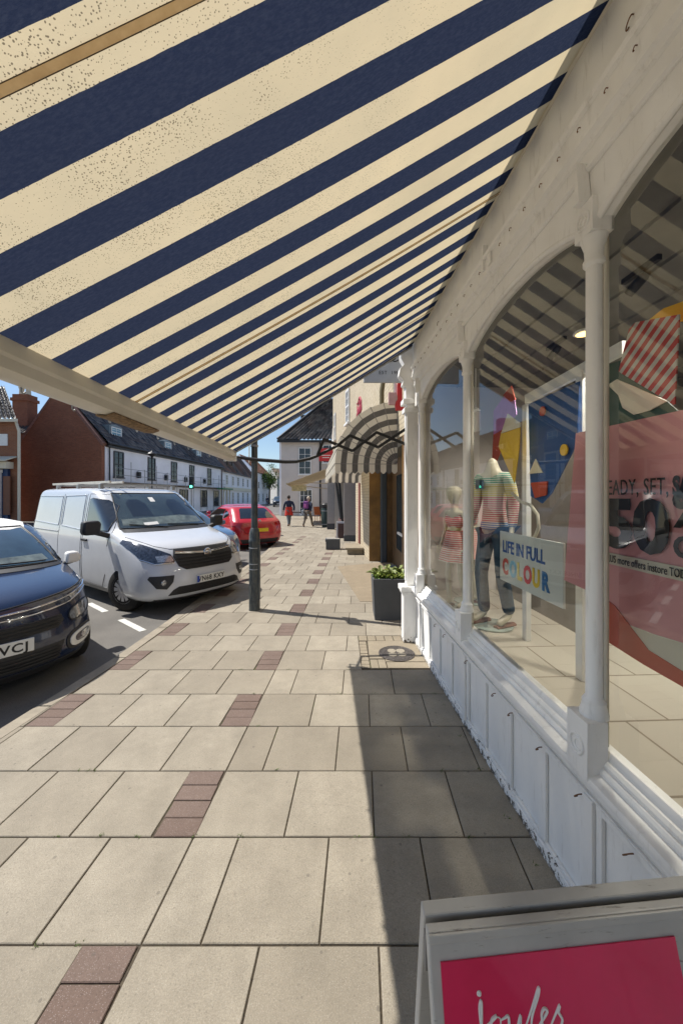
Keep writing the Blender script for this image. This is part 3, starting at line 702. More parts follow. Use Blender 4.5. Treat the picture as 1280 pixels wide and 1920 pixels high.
bp_ = [(-2.05, 2.225), (-2.045, 2.175), (-2.055, 2.165), (-2.06, 2.13), (-2.10, 2.115), (-2.155, 2.12), (-2.175, 2.15), (-2.175, 2.215), (-2.15, 2.24), (-2.08, 2.245)]
b = MB(); b.extr(bp_, SN, SE - .0); b.build('front_bar', M['alu'], aw, 30)
b = MB(); b.extr([(-2.052, 2.176), (-2.046, 2.176), (-2.046, 2.181), (-2.052, 2.181)], SN, SE); b.build('bar_groove', M['darkgap'], aw)
b = MB(); b.extr([(-2.04, 2.24), (-2.04, 2.11), (-2.18, 2.11), (-2.185, 2.15), (-2.18, 2.245)], SE + .001, SE + .02); b.build('bar_end_cap', M['white'], aw, bevel=.004)
b = MB(); b.extr([(-2.062, 2.127), (-2.10, 2.1115), (-2.15, 2.1165), (-2.15, 2.108), (-2.10, 2.104), (-2.06, 2.119)], 1.86, 2.34); b.build('rust_patch', mat('flaking brown stain', (.20, .13, .07), .9, var=.6, scale=55, bmp=.5), aw)
for k in range(14):
    s = .62 + k * .27
    b = MB(); b.tube([(-2.15, s, 2.118), (-2.15, s, 2.104), (-2.15, s + .01, 2.098), (-2.15, s + .018, 2.104)], .0035, 6); b.build('bar_hook', M['steel'], aw, 60)
# scissor arm folding out from the shopfront pilaster to the bar
sa = thing('folding_arm', 'black iron scissor arm reaching from the shopfront pilaster to the end of the awning bar', 'awning arm')
def ap(px, py, Y=4.36): return Vector(((px - 640) / 685 * Y, Y, 1.72 + (930.5 - py) / 685 * Y))
def yy(px): return 4.36 - (px - 437) / 330 * .02
links = [((760, 805), (709, 839)), ((767, 836), (706, 811)), ((706, 811), (661, 846)), ((709, 839), (656, 817)), ((656, 817), (633, 836)), ((661, 846), (607, 824)), ((607, 824), (595, 855))]
for k, (p, q) in enumerate(links):
    b = MB(); o_ = Vector((0, .009 * (1 if k % 2 else -1), 0)); b.bar(ap(*p) + o_, ap(*q) + o_, .014, .034); b.build('link', M['black'], sa, bevel=.002)
pts = [ap(633, 836), ap(612, 846.5), ap(595, 855), ap(580, 860.5), ap(555, 866), ap(535, 866.5), ap(480, 862.5), ap(452, 858.5)]
b = MB(); b.tube(pts, [.016, .018, .019, .020, .021, .022, .022, .022], 10); b.build('arm', M['black'], sa, 60)
b = MB(); b.tube([ap(452, 858.5), sw(-2.11, SE + .03, 2.17) ], .014, 8); b.tube([sw(-2.11, SE - .12, 2.10), sw(-2.11, SE - .12, 2.06), sw(-2.11, SE + .06, 2.06), sw(-2.11, SE + .06, 2.16)], .008, 8); b.build('end_fitting', M['black'], sa, 60)
for p in ((731, 821.6), (682, 827.5), (633, 836), (706, 811), (709, 839), (656, 817), (661, 846), (607, 824), (595, 855)):
    b = MB(); q = ap(*p); b.tube([q + Vector((0, -.022, 0)), q + Vector((0, .022, 0))], .011, 12); b.build('pivot', M['black'], sa, 40)
b = MB(); q0 = ap(765, 765, 4.35); b.bar(q0, ap(765, 872, 4.35), .03, .03, (0, 1, 0)); b.build('wall_channel', M['black'], sa)

# ------------------------------------------------------------------ A-board in the foreground
ab = thing('sandwich_board', 'grey white wooden pavement board with a crimson panel in the bottom right foreground', 'sign board')
P0 = Vector((.150, .634, .962)); ux = Vector((.9963, .085, 0)).normalized(); dn = Vector((.02, -.245, -.97)).normalized(); nrm = ux.cross(-dn).normalized()   # towards viewer/up
def AB(u, v, w): return P0 + ux * u + dn * v + nrm * w
def abox(b, u0, u1, v0, v1, w0, w1): b.prism([AB(u0, v0, w0), AB(u1, v0, w0), AB(u1, v1, w0), AB(u0, v1, w0)], nrm * (w1 - w0))
m, nt, bb = newmat('chipped grey white board'); v = coords(nt)
f = noise_fac(nt, coords(nt, 'Object', (3, 30, 30)), 3, 6, .60, .66, .75); f2 = noise_fac(nt, v, 8, 5, .3, .7)
c = mix(nt, f2, (.42, .41, .39), (.52, .51, .485)); c = mix(nt, mth(nt, 'MULTIPLY', f, .8), c, (.14, .11, .085))
nt.links.new(c, bb.inputs['Base Color']); bb.inputs['Roughness'].default_value = .5; bump(nt, bb, f, -.5, .003)
b = MB(); abox(b, 0, .80, 0, .93, -.020, 0); b.build('front_leaf', m, ab, bevel=.003)
b = MB(); abox(b, -.001, .80, .001, .014, .0005, .006); b.build('top_rail', m, ab, bevel=.002)
dn2 = Vector((.02, .26, -.97)).normalized(); n2_ = ux.cross(dn2).normalized(); P1 = P0 + Vector((-.003, .046, .006))
b = MB(); b.prism([P1, P1 + ux * .80, P1 + ux * .80 + dn2 * .93, P1 + dn2 * .93], -n2_ * .022); b.build('back_leaf', m, ab, bevel=.003)
b = MB(); q = P0 + Vector((0, .018, -.03)); b.prism([q, q + ux * .8, q + ux * .8 + Vector((0, 0, -.06)), q + Vector((0, 0, -.06))], (0, .014, 0)); b.build('hinge_rail', mat('grey wood', (.22, .21, .2), .8), ab)
m, nt, bb = newmat('crimson gloss panel'); v = coords(nt); f2 = noise_fac(nt, v, 6, 5, .3, .7)
nt.links.new(mix(nt, f2, (.66, .008, .075), (.78, .014, .105)), bb.inputs['Base Color']); bb.inputs['Roughness'].default_value = .28; bb.inputs['Coat Weight'].default_value = .4
b = MB(); abox(b, .018, .452, .040, .80, .0005, .003); b.build('crimson_panel', m, ab)
# script lettering, traced as pen strokes (x right, y up), unit = 1 cm
J = [[(0, 0), (.02, 1.2), (.25, 1.75), (.1, .2), (-.3, -1.6), (-1.4, -2.9), (-2.2, -2.2)],
     [(.15, -.2), (.9, .1), (1.6, .55), (1.15, .35), (.95, -.3), (1.3, -.75), (1.85, -.35), (1.95, .3), (1.6, .5)],
     [(1.95, .2), (2.4, .35), (2.75, .4), (2.8, -.5), (3.4, -.6), (3.95, .4), (3.9, -.5), (4.3, -.55)],
     [(4.3, -.5), (5.2, .9), (6.0, 2.2), (5.9, 1.7), (5.1, .3), (4.9, -.7), (5.4, -.7)],
     [(5.4, -.7), (6.1, -.1), (6.6, .45), (6.3, .65), (6.0, .2), (6.1, -.6), (6.8, -.6)],
     [(6.8, -.6), (7.5, .3), (7.9, .75), (7.7, .3), (8.0, -.3), (7.6, -.8), (7.0, -.7)]]
LU = AB(.078, .126, .0035)
strokes(J[:1], .0026, M['white'], ab, LU, ux, -dn, .0178)
strokes(J[1:], .0025, M['white'], ab, LU, ux, -dn, .0178)
b = MB(); b.lathe([(.0001, 0), (.0042, 0), (.003, .002), (.0001, .002)], (0, 0, 0), 14, Matrix((ux, -dn, nrm)).transposed()); o = b.build('lettering_dot', M['white'], ab); o.location = LU - dn * .041 + ux * .002

# ------------------------------------------------------------------ lamp column beside the kerb
lp = thing('lamp_column', 'dark grey lamp column with a thicker base standing on the pavement beside the kerb', 'lamp post', (-1.312, 5.52, 0))
m, nt, bb = newmat('weathered grey green post'); v = coords(nt); f = noise_fac(nt, v, 9, 6, .35, .7, .7); f2 = noise_fac(nt, coords(nt, 'Object', (40, 40, 4)), 2, 5, .5, .66)
c = mix(nt, f, (.028, .036, .042), (.06, .072, .075)); c = mix(nt, mth(nt, 'MULTIPLY', f2, .5), c, (.20, .19, .15))
nt.links.new(c, bb.inputs['Base Color']); bb.inputs['Roughness'].default_value = .42; bump(nt, bb, f, .3, .004)
b = MB(); b.lathe([(.085, 0), (.082, .02), (.080, .5), (.0795, 1.02), (.083, 1.03), (.083, 1.05), (.079, 1.06), (.077, 1.16), (.066, 1.215), (.05, 1.24)], seg=28); b.build('base', m, lp, 35)
b = MB(); b.lathe([(.049, 1.2), (.047, 2.0), (.043, 4.0), (.038, 5.4)], seg=20); b.build('pole', m, lp, 35)
b = MB(); b.box(.060, .088, -.055, .015, .16, .98); b.build('inspection_door', m, lp, bevel=.005)
b = MB(); b.tube([(0, 0, 5.35), (0, 0, 5.7), (-.12, 0, 5.95), (-.45, 0, 6.05)], .03, 10); b.build('bracket_arm', m, lp, 60)
b = MB(); b.box(-.95, -.42, -.11, .11, 6.0, 6.10); b.build('lantern', M['steel'], lp, bevel=.02)
b = MB(); b.lathe([(.056, 0), (.056, .03), (.04, .03)], (0, 0, 2.24), 18); b.lathe([(.056, 0), (.056, .03), (.04, .03)], (0, 0, 2.46), 18); b.build('strap', M['steel'], lp, 30)
for z_ in (.62, .70, .94):
    b = MB(); b.lathe([(.0815, z_ - .006), (.084, z_), (.0815, z_ + .006)], seg=28); b.build('band', M['steel'], lp, 40)
sg = thing('parking_sign', 'narrow rectangular plate seen nearly edge on clamped to the lamp column', 'sign', (-1.312, 5.52, 0))
b = MB(); mx_ = Matrix.Rotation(R(-74), 3, 'Z'); P = [mx_ @ Vector(p) for p in ((-.16, -.075, 2.22), (.16, -.075, 2.22), (.16, -.075, 2.52), (-.16, -.075, 2.52))]; b.prism(P, mx_ @ Vector((0, -.006, 0)))
b.build('plate', mat('back of sign plate', (.34, .33, .27), .6), sg)

# ------------------------------------------------------------------ planter by the shop end
pl = thing('planter', 'tall tapered dark grey planter with leafy green plants at the end of the shopfront', 'planter', (.70, 5.27, 0), R(-1))
pm = mat('dark grey planter', (.080, .086, .094), .6, var=.15, scale=3)
b = MB()
h_ = .575; o1, o2 = (.235, .225), (.262, .245); t_ = .022
def rect(a, z): return [(-a[0], -a[1], z), (a[0], -a[1], z), (a[0], a[1], z), (-a[0], a[1], z)]
rg = [rect(o1, 0), rect(o2, h_), rect((o2[0] - t_, o2[1] - t_), h_), rect((o2[0] - t_ - .005, o2[1] - t_ - .005), h_ - .06)]
b.v += [Vector(p) for r_ in rg for p in r_]
for k in range(3):
    for i in range(4): j = (i + 1) % 4; b.face((k * 4 + i, k * 4 + j, k * 4 + 4 + j, k * 4 + 4 + i))
b.face((0, 3, 2, 1)); b.build('pot', pm, pl, bevel=.006)
b = MB(); b.poly(rect((o2[0] - .026, o2[1] - .026), h_ - .055)); b.build('soil', mat('soil', (.03, .02, .012), 1), pl)
def leafpatch(b, c, n, r, hgt, L, rr):
    for i in range(n):
        x = rr.uniform(-r[0], r[0]); y = rr.uniform(-r[1], r[1]); z = rr.uniform(0, hgt); a = rr.uniform(0, 6.28); up = rr.uniform(.15, 1.1); l = L * rr.uniform(.6, 1.3)
        d = Vector((math.cos(a) * math.cos(up), math.sin(a) * math.cos(up), math.sin(up))); s = Vector((-math.sin(a), math.cos(a), 0)) * l * .22
        p = Vector(c) + Vector((x, y, z)); q = p + d * l * .55 + Vector((0, 0, .01)); e = p + d * l - Vector((0, 0, l * .25))
        b.poly([p, q - s, e, q + s])
rr = random.Random(11)
b = MB(); leafpatch(b, (0, 0, h_ - .06), 620, (.23, .19), .06, .075, rr); b.build('foliage', M['leaf'], pl)
b = MB(); leafpatch(b, (0, 0, h_ - .02), 380, (.23, .19), .045, .070, rr); b.build('young_foliage', M['leaf_y'], pl)
b = MB(); leafpatch(b, (0, 0, h_ + .0), 70, (.20, .17), .05, .14, rr); b.build('long_leaves', mat('long pale leaves', (.20, .24, .07), .6, var=.6, scale=20), pl)
# ------------------------------------------------------------------ neighbouring stone building on the right
nb = thing('stone_building', 'cream yellow stone building with a timber doorway beyond the shopfront', 'building')
WP = [(1.16, 4.56), (1.085, 5.4), (1.04, 6.15), (.735, 9.75), (.50, 12.9), (.05, 15.4), (-.46, 19.7)]
def wallseg(b, p, q, z0, z1, th=.35):
    p = Vector((*p, 0)); q = Vector((*q, 0)); n = Vector(((q - p).y, -(q - p).x, 0)).normalized() * th
    b.prism([p + Vector((0, 0, z0)), q + Vector((0, 0, z0)), q + Vector((0, 0, z1)), p + Vector((0, 0, z1))], n)
b = MB(); b.prism([(*p, 2.75) for p in WP] + [(6, 19.7, 2.75), (6, 4.56, 2.75)], (0, 0, 6.6)); b.build('upper_wall', M['brick_y'], nb)
b = MB(); wallseg(b, WP[0], WP[2], 0, 2.745); b.build('brick_pier', M['brick_d'], nb)
b = MB(); wallseg(b, WP[3], (.60, 11.5), 0, 2.745, .3); wallseg(b, (.555, 12.2), WP[4], 0, 2.745, .3); b.build('lower_wall', M['brick_y'], nb)
b = MB(); wallseg(b, (.57, 11.52), (.555, 12.19), 0, 2.745, .2); b.build('red_stone_strip', mat('dark red stone', (.20, .06, .045), .8, var=.2), nb)
# doorway recess
br = mat('gold brown varnished timber', (.22, .115, .03), .45, var=.35, scale=3)
b = MB(); b.box(.735, 1.02, 9.62, 9.74, 0, 2.745); b.build('door_surround', br, nb, bevel=.006); b = MB(); b.box(1.035, 1.06, 6.16, 6.25, 0, 2.745); b.build('door_jamb', br, nb, bevel=.006)
b = MB(); b.box(1.021, 1.17, 9.40, 9.62, 0, 2.745); b.build('dark_column', mat('dark blue grey paint', (.045, .06, .08), .5), nb, bevel=.02)
b = MB(); b.box(1.30, 1.36, 6.2, 9.75, 0, 2.745); b.box(1.171, 1.30, 9.40, 9.7, 0, 2.745); b.build('recess_wall', mat('brown panelling', (.10, .055, .02), .5, var=.3), nb)
b = MB(); b.box(1.29, 1.298, 6.5, 8.6, .5, 2.2); b.build('side_window', M['glass_far'], nb)
b = MB(); b.box(1.04, 1.30, 6.2, 9.4, 2.60, 2.74); b.build('lintel', mat('grey lintel', (.12, .12, .11), .7), nb)
b = MB(); b.box(1.06, 1.30, 8.0, 8.8, 0, .06); b.build('threshold', mat('blue grey step', (.13, .17, .20), .6), nb, bevel=.01)
b = MB()
for (x0, x1, z0, z1) in ((1.20, 1.235, .1, .95), (1.235, 1.285, .90, .95)): b.box(x0, x1, 7.2, 7.24, z0, z1)
b.box(1.20, 1.235, 7.24, 7.9, .90, .95); b.build('white_gate_frame', M['white'], nb)
# windows seen very obliquely in the upper wall
def along(i, t):
    p = Vector((*WP[i], 0)); q = Vector((*WP[i + 1], 0)); return p.lerp(q, t)
for i, t in ((4, .40), (5, .62)):
    p = along(i, t); d = (Vector((*WP[i + 1], 0)) - Vector((*WP[i], 0))).normalized(); o_ = Vector((-d.y, d.x, 0))
    for z in (4.55,): window(nb, p + Vector((0, 0, z)), d, .6, 1.3, 2, 2, .06, out=o_)
# olive bent downpipe
b = MB(); b.tube([(1.03, 6.9, 4.6), (.98, 6.9, 4.3), (.80, 6.9, 4.0), (.76, 6.9, 3.7), (.76, 6.9, 3.4)], .045, 10); b.build('bent_pipe', mat('olive brown pipe', (.13, .105, .05), .7), nb, 60)
# red script on the wall
wd = (Vector((*WP[4], 0)) - Vector((*WP[3], 0))).normalized(); wo = Vector((-wd.y, wd.x, 0))
o_ = along(3, .45) + wo * .01 + Vector((0, 0, 4.35))
strokes([[(0, 0), (.6, 2), (1, 0), (1.4, 1.2), (1.8, 0), (2.4, 2.2), (2.6, .1), (3.1, 1.3), (3.5, 0), (4.2, 1.2), (4.6, -.2), (5.1, 1.5), (5.7, 0), (6.4, 2.3), (6.8, .1), (7.4, 1), (8, .2)],
         [(.5, 1.6), (2.5, 2.9), (5, 2.5), (8, 3.1)]], .04, mat('dark red lettering', (.38, .03, .06), .6), nb, o_, wd, (0, 0, 1), .17)
# low stone step, grey pillar and dark planters on the ground
t = thing('stone_step', 'low tan stone block step against the stone wall', 'step', (.34, 11.0, .005)); b = MB(); b.box(-.23, .30, -.35, .75, .14, .20); b.box(-.17, .30, -.28, .75, 0, .139); b.build('slab', M['tan_stone'], t, bevel=.01)
t = thing('rendered_pillar', 'smooth grey pillar with a darker base between stone wall and black shop window', 'pillar', (.36, 14.1, 0))
b = MB(); b.box(-.26, .22, -.2, .2, .22, 2.74); b.build('shaft', mat('pinkish grey render', (.30, .27, .26), .8, var=.06), t, bevel=.01)
b = MB(); b.box(-.275, .23, -.215, .215, 0, .22); b.build('plinth', mat('dark grey plinth', (.08, .085, .09), .8), t, bevel=.01)
t = thing('rendered_pillar', 'pale grey pillar beside the litter bin at the far corner of the stone building', 'pillar', (-.56, 19.0, 0))
b = MB(); b.box(-.17, .2, -.2, .2, .3, 3.0); b.build('shaft', mat('pale grey render', (.42, .39, .36), .8, var=.06), t, bevel=.01)
b = MB(); b.box(-.185, .21, -.21, .215, 0, .3); b.build('plinth', mat('dark grey plinth b', (.08, .085, .09), .8), t, bevel=.01)
bk = thing('black_shopfront', 'black framed shopfront with leaning posts between two grey pillars', 'shopfront', (0, 0, 0))
b = MB(); b.box(.12, .3, 14.8, 18.6, .62, 2.7); b.build('window_glass', M['glass_far'], bk)
b = MB(); b.bar((-.12, 15.2, 2.7), (.04, 15.2, .65), .10, .10); b.bar((-.30, 17.6, 2.72), (-.02, 16.4, .7), .10, .10); b.box(-.3, .25, 14.9, 18.7, 2.58, 2.72); b.build('frame', M['black'], bk, bevel=.01)
b = MB(); b.box(-.15, .3, 14.9, 18.6, 0, .60); b.build('stallriser', mat('brown purple plinth', (.10, .055, .05), .7), bk)
b = MB(); b.box(-.22, -.15, 15.0, 15.1, 0, .66); b.box(-.22, .2, 14.96, 15.0, .60, .68); b.build('white_edge', M['white'], bk)
for (x, y, w, l_, h, lab) in ((-.27, 11.85, .46, .30, .33, 'nearer of two low dark grey boxes on the pavement beside the stone step'), (-.40, 13.9, .42, .5, .10, 'flatter farther dark grey box on the pavement in front of the pillar')):
    t = thing('low_box', lab, 'planter box', (x, y, .004)); 
    b = MB(); b.box(-w / 2, w / 2, -l_ / 2, l_ / 2, 0, h); b.build('body', pm, t, bevel=.01)
    b = MB(); b.box(-w / 2 + .03, w / 2 - .03, -l_ / 2 + .03, l_ / 2 - .03, h + .001, h + .012); b.build('top', mat('sunlit pale top', (.3, .28, .25), .8), t)  # paler colour paints the sunlit strip on top of the dark box

# Dutch canopy, quarter round, grey and cream stripes
dc = thing('dutch_canopy', 'quarter round grey and cream striped canopy with scalloped edge over the timber doorway', 'awning')
def stripe_mat(name, rad):
    m, nt, bs = newmat(name); nt.nodes.remove(bs); at = nd(nt, 'ShaderNodeAttribute', attribute_name='tint'); v = coords(nt)
    k = mth(nt, 'GREATER_THAN', at.outputs['Fac'], .5); f = noise_fac(nt, v, 6, 5, .3, .7)
    a_ = mix(nt, f, (.12, .115, .108), (.16, .152, .142)); c_ = mix(nt, f, (.66, .62, .53), (.76, .71, .61)); c = mix(nt, k, a_, c_)
    df = nd(nt, 'ShaderNodeBsdfDiffuse'); ts = nd(nt, 'ShaderNodeBsdfTranslucent'); mx = nd(nt, 'ShaderNodeMixShader'); mx.inputs[0].default_value = .48
    nt.links.new(c, df.inputs[0]); nt.links.new(c, ts.inputs[0]); nt.links.new(df.outputs[0], mx.inputs[1]); nt.links.new(ts.outputs[0], mx.inputs[2]); nt.links.new(mx.outputs[0], nt.nodes['Material Output'].inputs[0]); return m
SM = stripe_mat('grey cream canopy canvas', 0)
q0 = Vector((1.00, 6.55, 2.29)); q1 = Vector((.62, 11.3, 2.29)); dd = (q1 - q0).normalized(); oo = Vector((-dd.y, dd.x, 0)); RA = 1.12
def dcp(a, r, l): return q0 + dd * l + oo * r * math.cos(a) + Vector((0, 0, r * math.sin(a)))
LL = (q1 - q0).length; NS = 11
for e in (0, 1):
    b = MB(); 
    for i in range(NS):
        r0, r1 = RA * i / NS, RA * (i + 1) / NS; b.ct = 1.0 if i % 2 == (NS - 1) % 2 else 0.0
        for k in range(7):                                   # flat facets between eight ribs, as on the real hood
            a0, a1 = math.pi / 2 * k / 7, math.pi / 2 * (k + 1) / 7
            l = 0 if e == 0 else LL
            b.poly([dcp(a0, max(r0, .01), l), dcp(a0, r1, l), dcp(a1, r1, l), dcp(a1, max(r0, .01), l)])
    b.build('end_panel', SM, dc)
    b = MB()
    for i in range(NS):                                      # scalloped valance
        r0, r1 = RA * i / NS, RA * (i + 1) / NS; b.ct = 1.0 if i % 2 == (NS - 1) % 2 else 0.0; l = -.004 if e == 0 else LL
        P = [dcp(0, r0, l), dcp(0, r1, l)] + [dcp(0, r1 - (r1 - r0) * k / 6, l) + Vector((0, 0, -.13 - .045 * math.sin(math.pi * k / 6))) for k in range(7)]
        b.poly(P)
    b.build('valance', SM, dc)
b = MB(); n = 44
for i in range(n):
    b.ct = 1.0  # all cream, grey stripes left out: washed-out sunlight put into the colour
    for k in range(7):
        a0, a1 = math.pi / 2 * k / 7, math.pi / 2 * (k + 1) / 7
        b.poly([dcp(a0, RA, LL * i / n), dcp(a0, RA, LL * (i + 1) / n), dcp(a1, RA, LL * (i + 1) / n), dcp(a1, RA, LL * i / n)])
b.build('hood_canvas', SM, dc)
b = MB()
for i in range(n):
    b.ct = 1.0; l0, l1 = LL * i / n, LL * (i + 1) / n  # plain cream too, sun glare painted instead of stripes
    b.poly([dcp(0, RA, l0), dcp(0, RA, l1)] + [dcp(0, RA, l1 - (l1 - l0) * k / 5) + Vector((0, 0, -.13 - .045 * math.sin(math.pi * k / 5))) for k in range(6)])
b.build('front_valance', SM, dc)
for k in range(8):
    a = math.pi / 2 * k / 7; b = MB(); b.tube([dcp(a, .02, -.008), dcp(a, RA + .004, -.008), dcp(a, RA + .004, LL)], .0055, 6); b.build('rib', mat('thin grey cord', (.20, .18, .16), .7), dc)
# red bracket sign above the canopy
t = thing('red_bracket_sign', 'small ornate red and white projecting sign between the canopy and the shopfront pilaster', 'sign', (.80, 5.35, 0))
b = MB(); P = [(0, 2.98), (.10, 2.98), (.13, 3.03), (.12, 3.10), (.09, 3.14), (.09, 3.36), (.12, 3.42), (.04, 3.44), (.02, 3.36), (.02, 3.14), (-.02, 3.08)]
b.prism([(x, 0, z) for x, z in P], (0, .06, 0)); b.build('red_scroll', M['red'], t, bevel=.004)
b = MB(); b.box(-.11, -.001, .0, .05, 3.06, 3.24); b.build('pink_box', mat('faded pink panel', (.55, .33, .33), .6), t, bevel=.005)
b = MB(); b.box(-.02, .018, .055, .07, 3.10, 3.40); b.build('white_panel', M['white'], t)
# hanging sign at the shop end
t = thing('hanging_sign', 'pale grey rectangular hanging sign with black script high at the end of the shopfront', 'sign', (0, 0, 0))
b = MB(); b.box(.28, .795, 4.62, 4.65, 3.155, 3.75); b.build('board', mat('pale grey sign board', (.40, .41, .42), .6, var=.08), t, bevel=.006)
textobj('EST  1989 -', .062, M['ink'], t, (.47, 4.618, 3.26), (1, 0, 0), (0, 0, 1), spacing=1.15)
sc_ = [[(0, .3), (1, 0), (1.6, .5), (2.4, 2.4), (2.1, 2.8), (1.9, .8), (2.6, 0), (3.6, .5), (4.2, 1), (3.6, 1.2), (3.4, .5), (4, 0), (5, .4), (5.6, 1.1), (5.8, .4), (5.2, 0)]]
strokes(sc_, .009, M['ink'], t, (.48, 4.616, 3.42), (1, 0, 0), (0, 0, 1), .048)
b = MB(); b.tube([(.28, 4.635, 3.80), (.95, 4.635, 3.80)], .012, 8); b.tube([(.4, 4.635, 3.75), (.4, 4.635, 3.80)], .006, 6); b.tube([(.7, 4.635, 3.75), (.7, 4.635, 3.80)], .006, 6); b.build('bracket', M['black'], t, 60)
# distant beige awning and red sign on the far end of the stone building
t = thing('beige_awning', 'plain beige canvas awning over the pavement in front of the off white house', 'awning')
b = MB(); am = mat('beige canvas', (.50, .42, .28), .8, var=.1, scale=3)
a0 = Vector((-.66, 21.5, 3.42)); a1 = Vector((-.9, 26.0, 3.05)); b0 = Vector((-3.25, 21.7, 2.46)); b1 = Vector((-3.35, 25.8, 2.30))
b.prism([a0, a1, b1, b0], (0, 0, -.015)); b.build('canvas', am, t)
b = MB(); b.bar(b0, b1, .08, .08); b.build('front_bar', am, t)
for l in (.15, .85):
    b = MB(); p = a0.lerp(a1, l) + Vector((0, 0, -.9)); q = b0.lerp(b1, l) + Vector((0, 0, -.05)); b.tube([p, p.lerp(q, .55) + Vector((0, 0, .12)), q], .03, 6); b.build('arm', am, t)
b = MB(); b.box(-3.05, -2.15, 22.4, 22.45, 2.02, 2.38); b.build('name_plate', mat('pale yellow panel', (.55, .47, .25), .6, var=.3, scale=9), t)
t = thing('red_sign', 'red projecting sign with white lettering on the far part of the stone building', 'sign', (-.6, 19.75, 0))
b = MB(); b.box(-.62, .15, 0, .05, 3.6, 4.3); b.build('board', M['red'], t, bevel=.02)
b = MB(); 
for z, w in ((3.9, .5), (3.78, .38)): b.box(-.24 - w / 2, -.24 + w / 2, -.008, -.001, z, z + .035)
b.build('white_lines', M['white'], t)
b = MB(); b.bar((-.62, .025, 4.33), (.2, .025, 4.33), .03, .03); b.build('bracket', M['black'], t)
fs = thing('far_shopfront', 'pale shop building end beneath the beige awning', 'building')
b = MB(); b.prism([(-.46, 19.72, 0), (-.9, 31.5, 0), (5, 31.5, 0), (5, 19.72, 0)], (0, 0, 5.6)); b.build('wall', M['render_c'], fs)
# ------------------------------------------------------------------ vehicles: rounded body lofted through level rings, parts laid on its surface
def paint(name, col, rough=.35, coat=.8, metal=0.):
    m, nt, b = newmat(name); v = coords(nt); f = noise_fac(nt, v, 3, 5, .3, .7)
    nt.links.new(mix(nt, f, tuple(c * .93 for c in col), col), b.inputs['Base Color'])
    r = nd(nt, 'ShaderNodeMapRange'); r.inputs[3].default_value = rough * .8; r.inputs[4].default_value = rough * 1.2
    nt.links.new(f, r.inputs[0]); b.inputs['Roughness'].default_value = rough
    b.inputs['Coat Weight'].default_value = coat; b.inputs['Coat Roughness'].default_value = .04; b.inputs['Metallic'].default_value = metal
    # road film on the lower body
    sp = nd(nt, 'ShaderNodeSeparateXYZ'); nt.links.new(v, sp.inputs[0]); return m
M['cargl'] = mat('tinted windscreen glass', (.035, .05, .05), .03, var=.5, scale=2.2, spec=1.0, coat=1)
M['carside'] = mat('dark side glass', (.012, .015, .016), .03, var=.4, scale=3, spec=.9, coat=1)
def ring(z, yf, yb, hw, cf, nf=2.6, cb=.25, nb_=3.0, crown=0):
    H = []
    for k in range(15):                                       # front centre -> side
        t = math.pi / 2 * (k / 14); H.append((hw * math.sin(t) ** (2 / nf), yf - cf + cf * math.cos(t) ** (2 / nf)))
    for k in range(1, 14):
        u = k / 14; H.append((hw, (yf - cf) * (1 - u) + (yb + cb) * u))
    for k in range(13):
        t = math.pi / 2 * (1 - k / 12); H.append((hw * math.sin(t) ** (2 / nb_), yb + cb - cb * math.cos(t) ** (2 / nb_)))
    L = [(-x, y) for x, y in H[1:-1]][::-1]
    return [Vector((x, y, z + crown * (1 - min(1, abs(x) / hw) ** 2))) for x, y in H + L]
def interp(rings, zs_extra=3):
    out = []
    n = len(rings)
    for i in range(n - 1):
        p0 = rings[max(i - 1, 0)]; p1 = rings[i]; p2 = rings[i + 1]; p3 = rings[min(i + 2, n - 1)]
        for k in range(zs_extra):
            t = k / zs_extra
            out.append([.5 * (2 * b_ + (c_ - a_) * t + (2 * a_ - 5 * b_ + 4 * c_ - d_) * t * t + (3 * b_ - a_ - 3 * c_ + d_) * t ** 3) for a_, b_, c_, d_ in zip(p0, p1, p2, p3)])
    out.append(rings[-1]); return out
